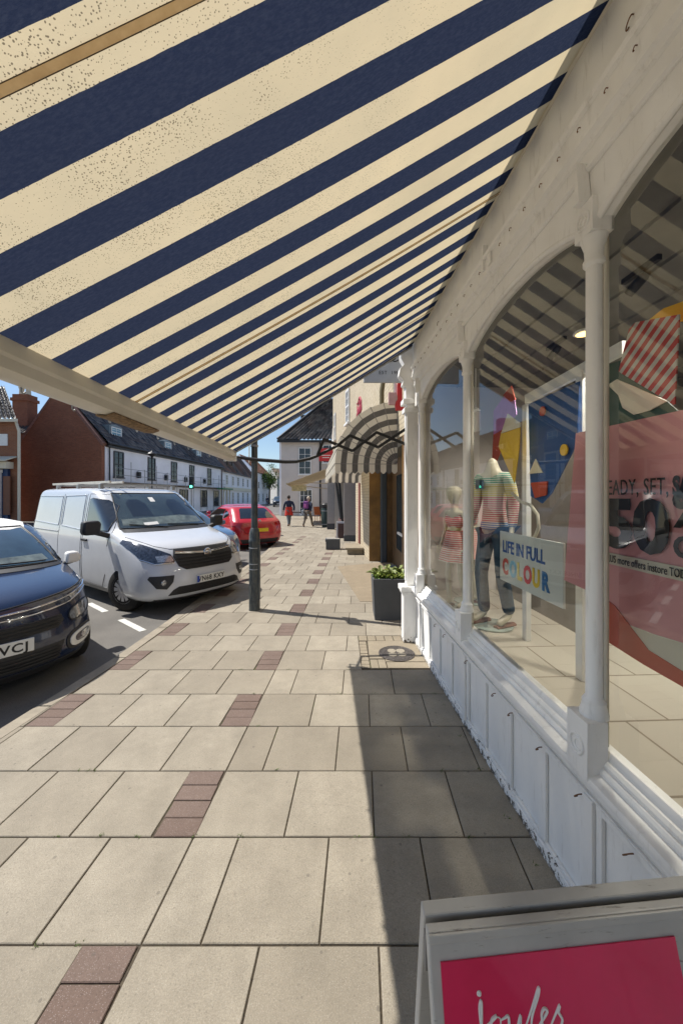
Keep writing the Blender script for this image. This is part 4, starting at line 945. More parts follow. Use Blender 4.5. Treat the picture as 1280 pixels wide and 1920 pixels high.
class Car:
    def __init__(s, name, label, cat, rings, pm, wheels, wr, arch_r, loc, rz, group=None, hw=.9):
        s.root = thing(name, label, cat, loc, rz, group); s.pm = pm
        R_ = interp([ring(*r) for r in rings]); n = len(R_[0]); b = MB()
        for r in R_: b.v += r
        for i in range(len(R_) - 1):
            for j in range(n): k = (j + 1) % n; b.face((i * n + j, i * n + k, i * n + n + k, i * n + n + j))
        # close the roof with quads across, floor flat
        top = (len(R_) - 1) * n
        b.face([j for j in range(n)][::-1]); b.face([top + j for j in range(n)])
        s.body = b.build('body', [pm, M['plastic']], s.root, 32)
        me = s.body.data
        s.bvh = BVHTree.FromPolygons([v.co[:] for v in me.vertices], [p.vertices[:] for p in me.polygons])
        # wheel arches cut out of the body
        c = MB(); c.cur = 1
        for y in wheels:
            for sg in (-1, 1):
                c.lathe([(arch_r, .0), (arch_r, .34)], (sg * (hw - .26) if sg > 0 else -hw - .08, y, wr), 36, Matrix.Rotation(R(90), 3, 'Y'))
        co = c.build('cut', [pm, M['plastic']]); md = s.body.modifiers.new('b', 'BOOLEAN'); md.operation = 'DIFFERENCE'; md.object = co; md.solver = 'EXACT'
        me2 = bpy.data.meshes.new_from_object(s.body.evaluated_get(bpy.context.evaluated_depsgraph_get()))
        s.body.modifiers.clear(); s.body.data = me2; bpy.data.objects.remove(co)
    def hit(s, view, a, c):
        o, d = {'front': ((a, 6, c), (0, -1, 0)), 'rear': ((a, -6, c), (0, 1, 0)), 'right': ((4, a, c), (-1, 0, 0)), 'left': ((-4, a, c), (1, 0, 0)), 'top': ((a, c, 5), (0, 0, -1))}[view]
        h = s.bvh.ray_cast(Vector(o), Vector(d))
        return (h[0], h[1], Vector(d)) if h[0] is not None else None
    def patch(s, name, view, poly, m, off=.006, step=.06, parent=None, thick=.012, smooth=40):
        """part lying on the body: outline given in the view, cut into small faces that follow the surface"""
        P = []
        n = len(poly)
        for i in range(n):                                    # densify outline
            a, c = Vector(poly[i]), Vector(poly[(i + 1) % n]); k = max(1, int((c - a).length / step))
            P += [a.lerp(c, j / k) for j in range(k)]
        nb = len(P); xs = [p.x for p in P]; ys = [p.y for p in P]
        def inside(q):
            r = False
            for i in range(nb):
                a, c = P[i], P[i - 1]
                if (a.y > q.y) != (c.y > q.y) and q.x < (c.x - a.x) * (q.y - a.y) / (c.y - a.y) + a.x: r = not r
            return r
        pts = [Vector((p.x, p.y)) for p in P]
        x = min(xs) + step / 2
        while x < max(xs):
            y = min(ys) + step / 2
            while y < max(ys):
                q = Vector((x, y))
                if inside(q) and min((q - p).length for p in pts[:nb]) > step * .35: pts.append(q)
                y += step
            x += step
        r = delaunay_2d_cdt(pts, [], [list(range(nb))], 1, 1e-5)
        b = MB(); V3 = []; ok = []
        for q in r[0]:
            h = s.hit(view, q.x, q.y)
            if h is None: V3.append(Vector((0, 0, 0))); ok.append(False); continue
            nn = h[1] if h[1].dot(h[2]) < 0 else -h[1]
            V3.append(h[0] + nn * off); ok.append(True)
        F = [f for f in r[2] if all(ok[i] for i in f)]
        b.v = V3
        for f in F: b.face(f)
        # rim skirt
        from collections import Counter
        E = Counter()
        for f in F:
            for i in range(len(f)): E[tuple(sorted((f[i], f[(i + 1) % len(f)])))] += 1
        low = {}
        for (i, j), c in E.items():
            if c == 1:
                for k in (i, j):
                    if k not in low:
                        h = s.hit(view, r[0][k].x, r[0][k].y); nn = h[1] if h[1].dot(h[2]) < 0 else -h[1]
                        low[k] = len(b.v); b.v.append(V3[k] - nn * thick)
                b.face((i, j, low[j], low[i]))
        used = sorted({i for f in b.f for i in f}); mp = {o_: i for i, o_ in enumerate(used)}
        b.v = [b.v[i] for i in used]; b.f = [tuple(mp[i] for i in f) for f in b.f]
        if not b.f: return None
        return b.build(name, m, parent or s.root, smooth)
    def line(s, name, view, pts, w, m, off=.004, parent=None, closed=False):
        out = []
        for i in range(len(pts) - (0 if closed else 1)):
            a, c = Vector(pts[i]), Vector(pts[(i + 1) % len(pts)]); k = max(1, int((c - a).length / .05))
            for j in range(k):
                q = a.lerp(c, j / k); h = s.hit(view, q.x, q.y)
                if h: out.append(h[0] + (h[1] if h[1].dot(h[2]) < 0 else -h[1]) * off)
        if not closed:
            h = s.hit(view, *pts[-1]); 
            if h: out.append(h[0] + (h[1] if h[1].dot(h[2]) < 0 else -h[1]) * off)
        if len(out) < 2: return
        b = MB(); b.tube(out, w, 6, closed); return b.build(name, m, parent or s.root, 60)
    def wheel(s, y, side, wr, hw, spokes=10, steer=0, wide=.215):
        t = bpy.data.objects.new('wheel', None); 
        b = MB(); rr = wr; prof = [(rr * .66, -wide / 2), (rr * .90, -wide / 2), (rr * .985, -wide * .40), (rr, -wide * .25), (rr, wide * .25), (rr * .985, wide * .40), (rr * .90, wide / 2), (rr * .66, wide / 2)]
        mx = Matrix.Rotation(R(90) * side, 3, 'Y') ; mz = Matrix.Rotation(R(steer), 3, 'Z')
        b.lathe(prof, (0, 0, 0), 36, mz @ mx); w = b.build('wheel', M['tyre'], s.root, 40); w.location = (side * (hw - wide / 2 - .015), y, wr)
        r = MB(); r.lathe([(rr * .66, wide * .42), (rr * .655, wide * .50), (rr * .62, wide * .50), (rr * .60, wide * .2), (.02, wide * .16)], (0, 0, 0), 32, mz @ mx); r.build('rim', M['alloy'] if 0 else M['steel'], w, 40)
        k_ = MB()
        for i in range(spokes):
            a = 2 * math.pi * i / spokes
            for da in (-.10, .10):
                p = Vector((rr * .14 * math.cos(a + da), rr * .14 * math.sin(a + da), wide * .50)); q = Vector((rr * .62 * math.cos(a + da * .8), rr * .62 * math.sin(a + da * .8), wide * .46))
                k_.bar(mz @ (mx @ p), mz @ (mx @ q), .030 * rr / .33, .014, mz @ (mx @ Vector((0, 0, 1))))
        k_.lathe([(rr * .17, wide * .44), (rr * .17, wide * .53), (rr * .10, wide * .56), (.005, wide * .57)], (0, 0, 0), 20, mz @ mx); k_.build('spokes', M['alloy'], w, 30)
        return w
    def plate(s, txt, y_view, x, z, m, front=True, w=.52, h=.115, ink=True, align='CENTER', tw=.47):
        h_ = s.hit('front' if front else 'rear', x, z); sg = 1 if front else -1
        yy_ = h_[0].y + sg * .018
        b = MB(); b.box(x - w / 2, x + w / 2, yy_ - .008, yy_ + .008, z - h / 2, z + h / 2); o = b.build('number_plate', m, s.root, bevel=.003)
        textobj(txt, .105, M['ink'], o, (x, yy_ + sg * .009, z - .037), (-sg, 0, 0), (0, 0, 1), bold=.0022, align='CENTER', sx=tw / .47 * .92, spacing=1.12)
        return o
def sym(pts): return [(-x, y) for x, y in pts][::-1]
def heading(deg): return math.pi + R(deg)       # 0 = facing the camera (towards -Y); positive turns the nose towards +X
# --- white panel van
vr = [(.20, 2.36, -2.44, .88, .62, 2.8), (.25, 2.43, -2.47, .93, .62, 2.8), (.34, 2.47, -2.49, .955, .62, 2.7), (.50, 2.475, -2.50, .968, .62, 2.6), (.66, 2.455, -2.50, .972, .64, 2.5), (.80, 2.40, -2.50, .970, .66, 2.4), (.92, 2.33, -2.50, .966, .70, 2.35),
      (1.00, 2.25, -2.50, .962, .74, 2.35), (1.06, 2.12, -2.50, .956, .74, 2.35), (1.11, 1.93, -2.49, .948, .70, 2.4), (1.16, 1.70, -2.49, .94, .62, 2.5), (1.205, 1.50, -2.49, .932, .55, 2.6), (1.26, 1.36, -2.48, .922, .50, 2.7), (1.40, 1.17, -2.47, .90, .45, 2.8),
      (1.60, .90, -2.45, .872, .42, 2.8), (1.76, .68, -2.42, .848, .40, 2.8), (1.85, .53, -2.40, .828, .40, 2.8), (1.905, .38, -2.36, .80, .40, 2.8), (1.94, .15, -2.30, .74, .40, 2.8), (1.960, -.15, -2.2, .62, .4, 2.6), (1.968, -.5, -2.05, .40, .35, 2.4)]
van = Car('parked_van', 'white panel van with roof bars parked nose to the kerb, plate VN68 KXY', 'van', vr, paint('white van paint', (.64, .66, .69), .26), (1.56, -1.55), .335, .42, (-4.19, 7.36, -.08), heading(56), hw=.972)
for y, sp_ in ((1.56, 12), (-1.55, 12)):
    for sd_ in (-1, 1): van.wheel(y, sd_, .335, .965, sp_, steer=(16 if y > 0 else 0))
ws = [(-.80, 1.255), (.80, 1.255), (.795, 1.30), (.70, 1.62), (.62, 1.845), (-.62, 1.845), (-.70, 1.62), (-.795, 1.30)]
van.patch('windscreen', 'front', ws, M['cargl'], .006)
van.line('windscreen_seal', 'front', ws, .012, M['plastic'], .004, closed=True)
van.line('bonnet_gap', 'front', [(-.86, 1.14), (-.70, 1.02), (-.54, .972), (.54, .972), (.70, 1.02), (.86, 1.14)], .005, M['darkgap'], .0)
van.patch('scuttle', 'front', [(-.80, 1.20), (.80, 1.20), (.80, 1.25), (-.80, 1.25)], M['plastic'], .005)
van.line('wiper', 'front', [(-.55, 1.25), (.05, 1.29)], .008, M['black'], .018); van.line('wiper', 'front', [(.10, 1.24), (.66, 1.31)], .008, M['black'], .018)
van.patch('paper', 'front', [(.20, 1.30), (.44, 1.29), (.44, 1.335), (.20, 1.345)], M['white'], .008, thick=.003)
van.patch('windscreen_sticker', 'front', [(-.02, 1.69), (.07, 1.69), (.07, 1.77), (-.02, 1.77)], M['white'], .008, thick=.003)
dash_ = mat('dashboard seen through glass', (.14, .17, .155), .3, var=.5, scale=9, coat=1)
van.patch('dashboard', 'front', [(-.70, 1.30), (.74, 1.30), (.72, 1.40), (.2, 1.42), (-.3, 1.44), (-.68, 1.40)], dash_, .0075, thick=.003)
for x in (-.36, .36):
    van.patch('headrest', 'front', [(x - .17, 1.44), (x + .17, 1.44), (x + .16, 1.66), (x + .08, 1.73), (x - .08, 1.73), (x - .16, 1.66)], M['carside'], .0075, thick=.003)
g_ = [(-.50, .96), (.50, .96), (.54, .86), (.50, .72), (.40, .66), (-.40, .66), (-.50, .72), (-.54, .86)]
gr = van.patch('grille', 'front', g_, M['plastic'], .012)
for z, w_ in ((.83, .52), (.785, .51), (.74, .48), (.70, .43)): van.line('grille_slat', 'front', [(-w_, z - .004), (w_, z - .004)], .009, M['steel'] if 0 else M['black'], .026, parent=gr)
van.line('chrome_bar', 'front', [(-.50, .912), (-.2, .885), (0, .875), (.2, .885), (.50, .912)], .020, M['chrome'], .024, parent=gr)
h_ = van.hit('front', 0, .885)[0]
b = MB(); b.tube([(.062 * math.cos(t), h_.y + .045, .885 + .062 * math.sin(t)) for t in [2 * math.pi * k / 24 for k in range(24)]], .010, 8, True)
b.lathe([(.055, 0), (.05, .006)], (0, h_.y + .03, .885), 20, Matrix.Rotation(R(-90), 3, 'X'))
b.tube([(.045, h_.y + .05, .90), (-.005, h_.y + .055, .905), (.02, h_.y + .055, .87), (-.045, h_.y + .05, .865)], .008, 6); b.build('badge', M['chrome'], van.root, 40)
for f in (lambda p: p, sym):
    hl = van.patch('headlight', 'front', f([(.53, .80), (.58, .765), (.78, .77), (.90, .84), (.945, .99), (.952, 1.13), (.86, 1.08), (.70, .98), (.56, .90)]), M['lens_dark'], .008, step=.05)
    van.patch('lamp_lens', 'front', f([(.55, .80), (.60, .785), (.74, .795), (.75, .875), (.62, .885), (.56, .87)]), M['lens'], .016, parent=hl, step=.04)
    van.line('lamp_trim', 'front', f([(.55, .775), (.78, .768), (.90, .835)]), .008, M['chrome'], .016, parent=hl)
    fl = van.patch('fog_lamp', 'front', f([(.58, .60), (.86, .60), (.88, .56), (.80, .42), (.68, .40), (.60, .50)]), M['plastic'], .008, step=.05)
    h_ = van.hit('front', f([(.72, .50)] * 3)[0][0], .50)
    b = MB(); b.lathe([(.042, 0), (.042, .02), (.03, .03), (.005, .032)], h_[0] + Vector((0, -.002, 0)), 18, Matrix.Rotation(R(-90), 3, 'X')); b.build('lamp', M['lens'], fl, 40)
lg = van.patch('lower_grille', 'front', [(-.66, .30), (.66, .30), (.60, .38), (.52, .42), (-.52, .42), (-.60, .38)], M['plastic'], .008)
for z in (.325, .35, .375, .40): van.line('grille_slat', 'front', [(-.56, z), (.56, z)], .004, M['black'], .018, parent=lg)
van.patch('bumper_lip', 'front', [(-.80, .205), (.80, .205), (.80, .245), (-.80, .245)], M['plastic'], .01)
pl_ = van.plate('VN68 KXY', 0, 0, .49, M['plate'])
b = MB(); hh = van.hit('front', 0, .49)[0]; b.box(.222, .262, hh.y + .0275, hh.y + .030, .44, .54); b.build('blue_band', mat('blue band', (.01, .05, .35), .4), pl_)
for side, sx_ in (('right', 1), ('left', -1)):
    sw_ = van.patch('side_window', side, [(1.06, 1.22), (1.02, 1.40), (.80, 1.62), (.62, 1.72), (.35, 1.76), (.26, 1.74), (.26, 1.22)], M['carside'], .012, step=.045)
    van.line('side_window_seal', side, [(1.06, 1.22), (1.02, 1.40), (.80, 1.62), (.62, 1.72), (.35, 1.76), (.26, 1.74), (.26, 1.22)], .011, M['plastic'], .003, closed=True)
    van.line('door_gap', side, [(1.10, .98), (1.16, 1.20), (.94, 1.55), (.66, 1.82), (.20, 1.84), (.16, 1.2), (.16, .30), (.92, .30), (1.05, .52)], .005, M['darkgap'], .0)
    van.line('door_gap', side, [(.10, 1.84), (.10, .30)], .004, M['darkgap'], .0)
    van.line('side_panel_edge', side, [(-.98, 1.80), (-2.32, 1.80), (-2.34, 1.28), (-.98, 1.24)], .010, van.pm, .0, closed=True)
    van.line('side_panel_edge', side, [(-.84, 1.80), (.04, 1.82), (.04, 1.20), (-.84, 1.24)], .010, van.pm, .0, closed=True)
    van.line('sliding_rail', side, [(-.95, 1.12), (-2.3, 1.12)], .012, M['steel'], -.002)
    van.line('door_gap', side, [(-.91, 1.84), (-.91, .30)], .004, M['darkgap'], .0)
    van.patch('sill_trim', side, [(-1.08, .215), (1.08, .215), (1.08, .30), (-1.08, .30)], M['steel'] if 0 else mat('grey sill', (.2, .2, .2), .6), .008)
    h0 = van.hit(side, .24, 1.03)[0]
    b = MB(); b.box(h0.x - .01 if sx_ < 0 else h0.x - .02, h0.x + .035 if sx_ > 0 else h0.x + .02, .19, .35, 1.02, 1.055); 
    b.box(h0.x - .035 if sx_ < 0 else h0.x, h0.x if sx_ < 0 else h0.x + .035, .20, .38, 1.015, 1.05); b.build('door_handle', M['plastic'], van.root, bevel=.008)
    h1 = van.hit(side, 1.05, 1.20)[0]
    mr = MB(); mr.prism([(h1.x + sx_ * .14, 1.00, 1.18), (h1.x + sx_ * .36, .98, 1.18), (h1.x + sx_ * .38, .98, 1.24), (h1.x + sx_ * .37, .99, 1.40), (h1.x + sx_ * .16, 1.0, 1.41), (h1.x + sx_ * .12, 1.0, 1.36)], (0, .15, 0))
    mo = mr.build('mirror', M['plastic'], van.root, 50, bevel=.035)
    b = MB(); b.bar((h1.x - sx_ * .02, 1.10, 1.14), (h1.x + sx_ * .2, 1.08, 1.22), .10, .08); b.build('mirror_arm', M['plastic'], mo, bevel=.02)
for y in (.25, -.7, -1.7):
    b = MB(); b.bar((-.70, y, 2.02), (.70, y, 2.02), .05, .028); b.box(-.72, -.66, y - .04, y + .04, 1.93, 2.02); b.box(.66, .72, y - .04, y + .04, 1.93, 2.02); b.build('roof_bar', M['alu'] if 0 else M['steel'], van.root, bevel=.004)
b = MB(); 
for x in (.40, .62): b.bar((x, -2.2, 2.055), (x, .45, 2.055), .03, .04)
tag(b.build('roof_load', M['alu'], None, bevel=.003, loc=(-4.19, 7.36, -.08), rot=heading(56)), 'pair of pale lengths lying lengthwise across the white van roof bars', 'load')

# --- dark blue hatchback, bottom left
hr = [(.17, 1.86, -1.86, .78, .70, 2.4), (.22, 1.93, -1.90, .83, .72, 2.35), (.32, 1.975, -1.94, .858, .72, 2.25), (.45, 1.98, -1.96, .87, .74, 2.2), (.58, 1.965, -1.96, .874, .76, 2.15), (.70, 1.935, -1.95, .872, .80, 2.1), (.79, 1.89, -1.94, .868, .82, 2.1),
      (.86, 1.80, -1.92, .862, .74, 2.25), (.91, 1.64, -1.90, .852, .72, 2.3), (.945, 1.44, -1.88, .845, .64, 2.4), (.975, 1.22, -1.86, .835, .56, 2.5), (1.00, 1.04, -1.84, .825, .50, 2.6), (1.05, .93, -1.80, .808, .46, 2.6), (1.16, .74, -1.72, .775, .44, 2.6),
      (1.28, .52, -1.62, .735, .42, 2.6), (1.38, .30, -1.52, .690, .42, 2.6), (1.43, .13, -1.45, .65, .42, 2.6), (1.462, -.08, -1.35, .57, .4, 2.5), (1.478, -.35, -1.15, .38, .3, 2.4)]
navy = paint('midnight blue paint', (.010, .020, .055), .22, 1.0)
C3R = heading(52); C3L = (-4.46, 4.27, -.08)
c3 = Car('parked_hatchback', 'dark blue hatchback with white roof and plate ending VCJ, cut off by the left edge', 'car', hr, navy, (1.22, -1.32), .31, .36, C3L, C3R, hw=.874)
for y in (1.22, -1.32):
    for sd_ in (-1, 1): c3.wheel(y, sd_, .31, .865, 8)
ws = [(-.72, 1.03), (.72, 1.03), (.70, 1.10), (.60, 1.30), (.53, 1.415), (-.53, 1.415), (-.60, 1.30), (-.70, 1.10)]
c3.patch('windscreen', 'front', ws, mat('blue green windscreen', (.03, .06, .085), .04, var=.6, scale=2.5, coat=1, spec=1), .006); c3.line('windscreen_seal', 'front', ws, .014, M['plastic'], .004, closed=True)
c3.patch('roof_skin', 'top', [(-.56, .10), (-.40, .235), (0, .27), (.40, .235), (.56, .10), (.62, -.3), (.60, -1.2), (.4, -1.4), (-.4, -1.4), (-.60, -1.2), (-.62, -.3)], M['white'], .006, step=.1)
c3.patch('scuttle', 'front', [(-.76, .995), (.76, .995), (.74, 1.03), (-.74, 1.03)], M['plastic'], .006)
c3.line('wiper', 'front', [(-.60, 1.045), (.0, 1.06)], .008, M['black'], .02); c3.line('wiper', 'front', [(.05, 1.04), (.58, 1.07)], .008, M['black'], .02)
c3.patch('dashboard', 'front', [(-.64, 1.06), (.66, 1.06), (.62, 1.12), (-.60, 1.12)], dash_, .0075, thick=.003)
c3.line('chrome_strip', 'front', [(-.84, .845), (-.62, .800), (-.30, .770), (0, .760), (.30, .770), (.62, .800), (.84, .845)], .010, M['chrome'], .006)
c3.line('chrome_strip', 'front', [(-.82, .805), (-.60, .745), (-.30, .722), (0, .716), (.30, .722), (.60, .745), (.82, .805)], .009, M['chrome'], .006)
c3.line('bonnet_gap', 'front', [(-.80, .875), (-.60, .845), (0, .80), (.60, .845), (.80, .875)], .007, M['darkgap'], .0)
ug = c3.patch('upper_grille', 'front', [(-.50, .66), (.50, .66), (.52, .60), (.46, .55), (-.46, .55), (-.52, .60)], M['plastic'], .004)
for z in (.575, .605, .635): c3.line('grille_slat', 'front', [(-.47, z), (.47, z)], .008, M['black'], .014, parent=ug)
lg = c3.patch('lower_grille', 'front', [(-.46, .26), (.46, .26), (.52, .42), (-.52, .42)], M['plastic'], .004)
for z in (.29, .32, .35, .38): c3.line('grille_slat', 'front', [(-.47, z), (.47, z)], .008, M['black'], .014, parent=lg)
c3.patch('bumper_lip', 'front', [(-.80, .172), (.80, .172), (.78, .235), (.50, .245), (-.50, .245), (-.78, .235)], M['plastic'], .012)
def oval(cx, cz, a, b_, n=20, p=2.6, rot=0):
    o = []
    for k in range(n):
        t = 2 * math.pi * k / n; x = a * abs(math.cos(t)) ** (2 / p) * (1 if math.cos(t) > 0 else -1); y = b_ * abs(math.sin(t)) ** (2 / p) * (1 if math.sin(t) > 0 else -1)
        o.append((cx + x * math.cos(rot) - y * math.sin(rot), cz + x * math.sin(rot) + y * math.cos(rot)))
    return o
for f in (lambda p: p, sym):
    hl = c3.patch('headlight', 'front', f(oval(.70, .635, .135, .062, rot=.18)), M['lens'], .008, step=.035)
    c3.line('lamp_trim', 'front', f(oval(.70, .635, .135, .062, rot=.18)), .007, M['black'], .008, parent=hl, closed=True)
    c3.patch('daylight_lamp', 'front', f([(.60, .79), (.78, .825), (.84, .86), (.82, .80), (.62, .755)]), M['lens'], .006, step=.04)
    fs_ = c3.patch('fog_surround', 'front', f(oval(.70, .385, .165, .098, rot=.10)), M['plastic'], .008, step=.04)
    fr_ = c3.patch('fog_ring', 'front', f(oval(.70, .385, .135, .070, rot=.10)), M['white'], .016, parent=fs_, step=.03)
    c3.patch('fog_lamp', 'front', f(oval(.70, .390, .085, .040, rot=.10)), M['lens_dark'], .022, parent=fs_, step=.03)
    c3.patch('fog_lens', 'front', f(oval(.715, .395, .048, .032, rot=.10)), M['lens'], .028, parent=fs_, step=.02)
c3.plate('VCJ', 0, .0, .49, M['plate'])
for o in list(c3.root.children):
    if o.name.startswith('number_plate'):
        for ch in o.children: ch.location.x = -.125; ch.scale.x = 1.2
for side, sx_ in (('right', 1), ('left', -1)):
    c3.patch('side_window', side, [(.78, 1.02), (.55, 1.20), (.25, 1.35), (-.2, 1.40), (-1.0, 1.36), (-1.3, 1.10), (-1.2, 1.02)], M['carside'], .006)
    c3.line('door_gap', side, [(.80, .98), (.84, .5), (.7, .25), (-.1, .25), (-.14, 1.0)], .005, M['darkgap'], 0)
    h1 = c3.hit(side, .72, 1.02)[0]
    mr = MB(); mr.prism([(h1.x + sx_ * .03, .70, .98), (h1.x + sx_ * .18, .68, .99), (h1.x + sx_ * .20, .68, 1.06), (h1.x + sx_ * .16, .69, 1.12), (h1.x + sx_ * .04, .70, 1.12)], (0, .13, 0)); mo = mr.build('mirror', M['white'], c3.root, 50, bevel=.03)
    b = MB(); b.bar((h1.x - sx_ * .02, .75, .97), (h1.x + sx_ * .12, .75, 1.0), .06, .04); b.build('mirror_arm', M['plastic'], mo, bevel=.01)

# --- red hatchback seen from behind
rr_ = [(.18, 2.02, -2.02, .80, .6, 2.6, .45), (.24, 2.08, -2.10, .86, .6, 2.6, .45), (.40, 2.13, -2.14, .895, .6, 2.5, .42), (.60, 2.12, -2.14, .908, .62, 2.4, .42), (.76, 2.05, -2.12, .905, .66, 2.3, .42), (.86, 1.90, -2.09, .898, .7, 2.3, .42),
       (.92, 1.66, -2.06, .888, .66, 2.4, .42), (.96, 1.36, -2.02, .876, .56, 2.5, .42), (1.00, 1.12, -1.97, .862, .5, 2.6, .42), (1.08, .92, -1.86, .832, .46, 2.6, .42), (1.20, .68, -1.70, .79, .44, 2.6, .4), (1.31, .42, -1.54, .74, .42, 2.6, .38),
       (1.39, .16, -1.40, .68, .4, 2.6, .35), (1.43, -.1, -1.28, .60, .4, 2.5, .35), (1.45, -.4, -1.0, .40, .3, 2.4, .3)]
def hatch(label, col, loc, rz, group=None, name='parked_hatchback', plate='', rough=.3, cat='car'):
    c = Car(name, label, cat, rr_, paint('paint ' + label[:12], col, rough, 1.0), (1.30, -1.33), .32, .375, loc, rz, group, hw=.906)
    for y in (1.30, -1.33):
        for sd_ in (-1, 1): c.wheel(y, sd_, .32, .895, 7)
    c.patch('rear_window', 'rear', [(-.62, 1.04), (.62, 1.04), (.50, 1.33), (.44, 1.37), (-.44, 1.37), (-.50, 1.33)], M['carside'], .006)
    c.patch('windscreen', 'front', [(-.74, 1.03), (.74, 1.03), (.58, 1.36), (-.58, 1.36)], M['cargl'], .006)
    for side in ('right', 'left'):
        c.patch('side_window', side, [(.80, 1.01), (.50, 1.19), (.20, 1.31), (-.3, 1.35), (-.85, 1.33), (-.85, 1.00)], M['carside'], .006)
        c.patch('quarter_window', side, [(-.91, 1.01), (-.91, 1.31), (-1.22, 1.24), (-1.36, 1.14), (-1.15, 1.06)], M['carside'], .006)
        c.line('door_gap', side, [(.82, .98), (.86, .5), (.7, .28), (-.1, .28), (-.16, 1.0)], .005, M['darkgap'], 0)
        c.line('door_gap', side, [(-.16, 1.0), (-.1, .28), (-.85, .30), (-1.0, .62), (-.9, 1.0)], .005, M['darkgap'], 0)
        c.line('body_crease', side, [(-1.95, .82), (-.6, .80), (1.2, .74)], .014, c.pm, -.004)
        c.patch('sill_trim', side, [(-.92, .20), (.92, .20), (.92, .29), (-.92, .29)], M['plastic'], .006)
        h1 = c.hit(side, .74, 1.0)[0]; sx_ = 1 if side == 'right' else -1
        mr = MB(); mr.prism([(h1.x + sx_ * .05, .70, .97), (h1.x + sx_ * .24, .68, .99), (h1.x + sx_ * .24, .69, 1.11), (h1.x + sx_ * .06, .70, 1.11)], (0, .11, 0)); mr.build('mirror', c.pm, c.root, 50, bevel=.03)
    for f in (lambda p: p, sym):
        c.patch('tail_light', 'rear', f([(.46, .80), (.78, .80), (.86, .86), (.84, .92), (.60, .90), (.46, .87)]), mat('red tail lamp', (.40, .01, .01), .15, coat=1), .006, step=.05)
        c.patch('headlight', 'front', f([(.52, .66), (.82, .74), (.86, .84), (.66, .80), (.54, .74)]), M['lens'], .006, step=.05)
    c.patch('rear_valance', 'rear', [(-.62, .22), (.62, .22), (.70, .36), (-.70, .36)], M['plastic'], .008)
    c.patch('front_grille', 'front', [(-.42, .36), (.42, .36), (.48, .62), (.36, .70), (-.36, .70), (-.48, .62)], M['plastic'], .006)
    c.line('hatch_gap', 'rear', [(-.70, 1.02), (-.72, .80), (-.52, .56), (.52, .56), (.72, .80), (.70, 1.02)], .005, M['darkgap'], 0)
    h = c.hit('rear', 0, .95)[0]; b = MB(); b.lathe([(.05, 0), (.04, .012)], h, 14, Matrix.Rotation(R(90), 3, 'X')); b.build('badge', M['chrome'], c.root, 30)
    if plate != 'front': c.plate('', 0, 0, .66, M['plate_y'], front=False)
    c.plate('', 0, 0, .44, M['plate'])
    # blurred dark characters on the far plate
    return c
leon = hatch('bright red hatchback seen from behind with a yellow rear plate, parked beyond the lamp column', (.52, .012, .02), (-4.02, 14.0, -.08), R(38), 'cars parked nose in along the kerb')
magc = hatch('magenta red car mostly hidden behind the red hatchback, only its roof showing', (.45, .01, .06), (-4.9, 17.0, -.08), R(40), 'cars parked nose in along the kerb', name='parked_car')
bluc = hatch('steel blue car between the white van and the red hatchback, bonnet towards the kerb', (.06, .13, .25), (-4.62, 10.15, -.08), heading(51), 'cars parked nose in along the kerb', name='parked_car')
suv = hatch('small dark four wheel drive far down the street beside the off white house', (.02, .03, .04), (-10.6, 62, -.08), heading(8), name='distant_car')
suv.root.scale = (1.05, 1.0, 1.2)
# ------------------------------------------------------------------ far side of the street
m, nt, b = newmat('black glazed pantiles'); at = nd(nt, 'ShaderNodeAttribute', attribute_name='tint'); v = coords(nt); f = noise_fac(nt, v, 1.2, 5, .45, .7)
c = mix(nt, at.outputs['Fac'], (.010, .010, .012), (.13, .12, .11)); c = mix(nt, mth(nt, 'MULTIPLY', f, .5), c, (.10, .065, .045))
nt.links.new(c, b.inputs['Base Color']); b.inputs['Roughness'].default_value = .24; M['tile_b'] = m
m, nt, b = newmat('mixed brown pantiles'); at = nd(nt, 'ShaderNodeAttribute', attribute_name='tint'); v = coords(nt); f = noise_fac(nt, v, .35, 5, .45, .6)
c = mix(nt, at.outputs['Fac'], (.022, .018, .017), (.15, .12, .095)); c = mix(nt, f, c, (.17, .085, .05))
nt.links.new(c, b.inputs['Base Color']); b.inputs['Roughness'].default_value = .6; M['tile_m'] = m
# long white house with brick gable
th = thing('terraced_house', 'long white rendered house with red brown brick gable, black pantile roof and dormers', 'house')
G0 = Vector((-22.9, 26, -.1)); G1 = Vector((-17.05, 26, -.1)); L1 = Vector((-16.15, 49.5, -.1)); L0 = Vector((-22.0, 49.5, -.1)); PK = Vector((-20.15, 26, 9.45)); PK2 = Vector((-19.25, 49.5, 9.45)); EZ = 5.6
def up_(p, z): return Vector((p.x, p.y, z))
b = MB(); b.prism([up_(G0, -.1), up_(G1, -.1), up_(G1, EZ), PK, up_(G0, EZ)], (0, .35, 0)); b.build('gable_wall', M['brick_r'], th)
b = MB(); b.prism([up_(G0, EZ) + Vector((-.12, -.04, -.1)), PK + Vector((0, -.04, .08)), PK + Vector((0, -.04, -.12)), up_(G0, EZ) + Vector((-.02, -.04, -.28))], (0, .5, 0))
b.prism([up_(G1, EZ) + Vector((.12, -.04, -.1)), up_(G1, EZ) + Vector((.02, -.04, -.28)), PK + Vector((0, -.045, -.12)), PK + Vector((0, -.045, .08))], (0, .5, 0)); b.build('gable_coping', mat('worn brick coping', (.24, .12, .09), .8, var=.3, scale=8), th)
b = MB(); b.prism([up_(G1, -.1) + Vector((-.3, .36, 0)), up_(G1, -.1) + Vector((0.02, .36, 0)), up_(L1, -.1), up_(L1, -.1) + Vector((-.3, 0, 0))], (0, 0, EZ - .05)); b.build('front_wall', M['render_w'], th)
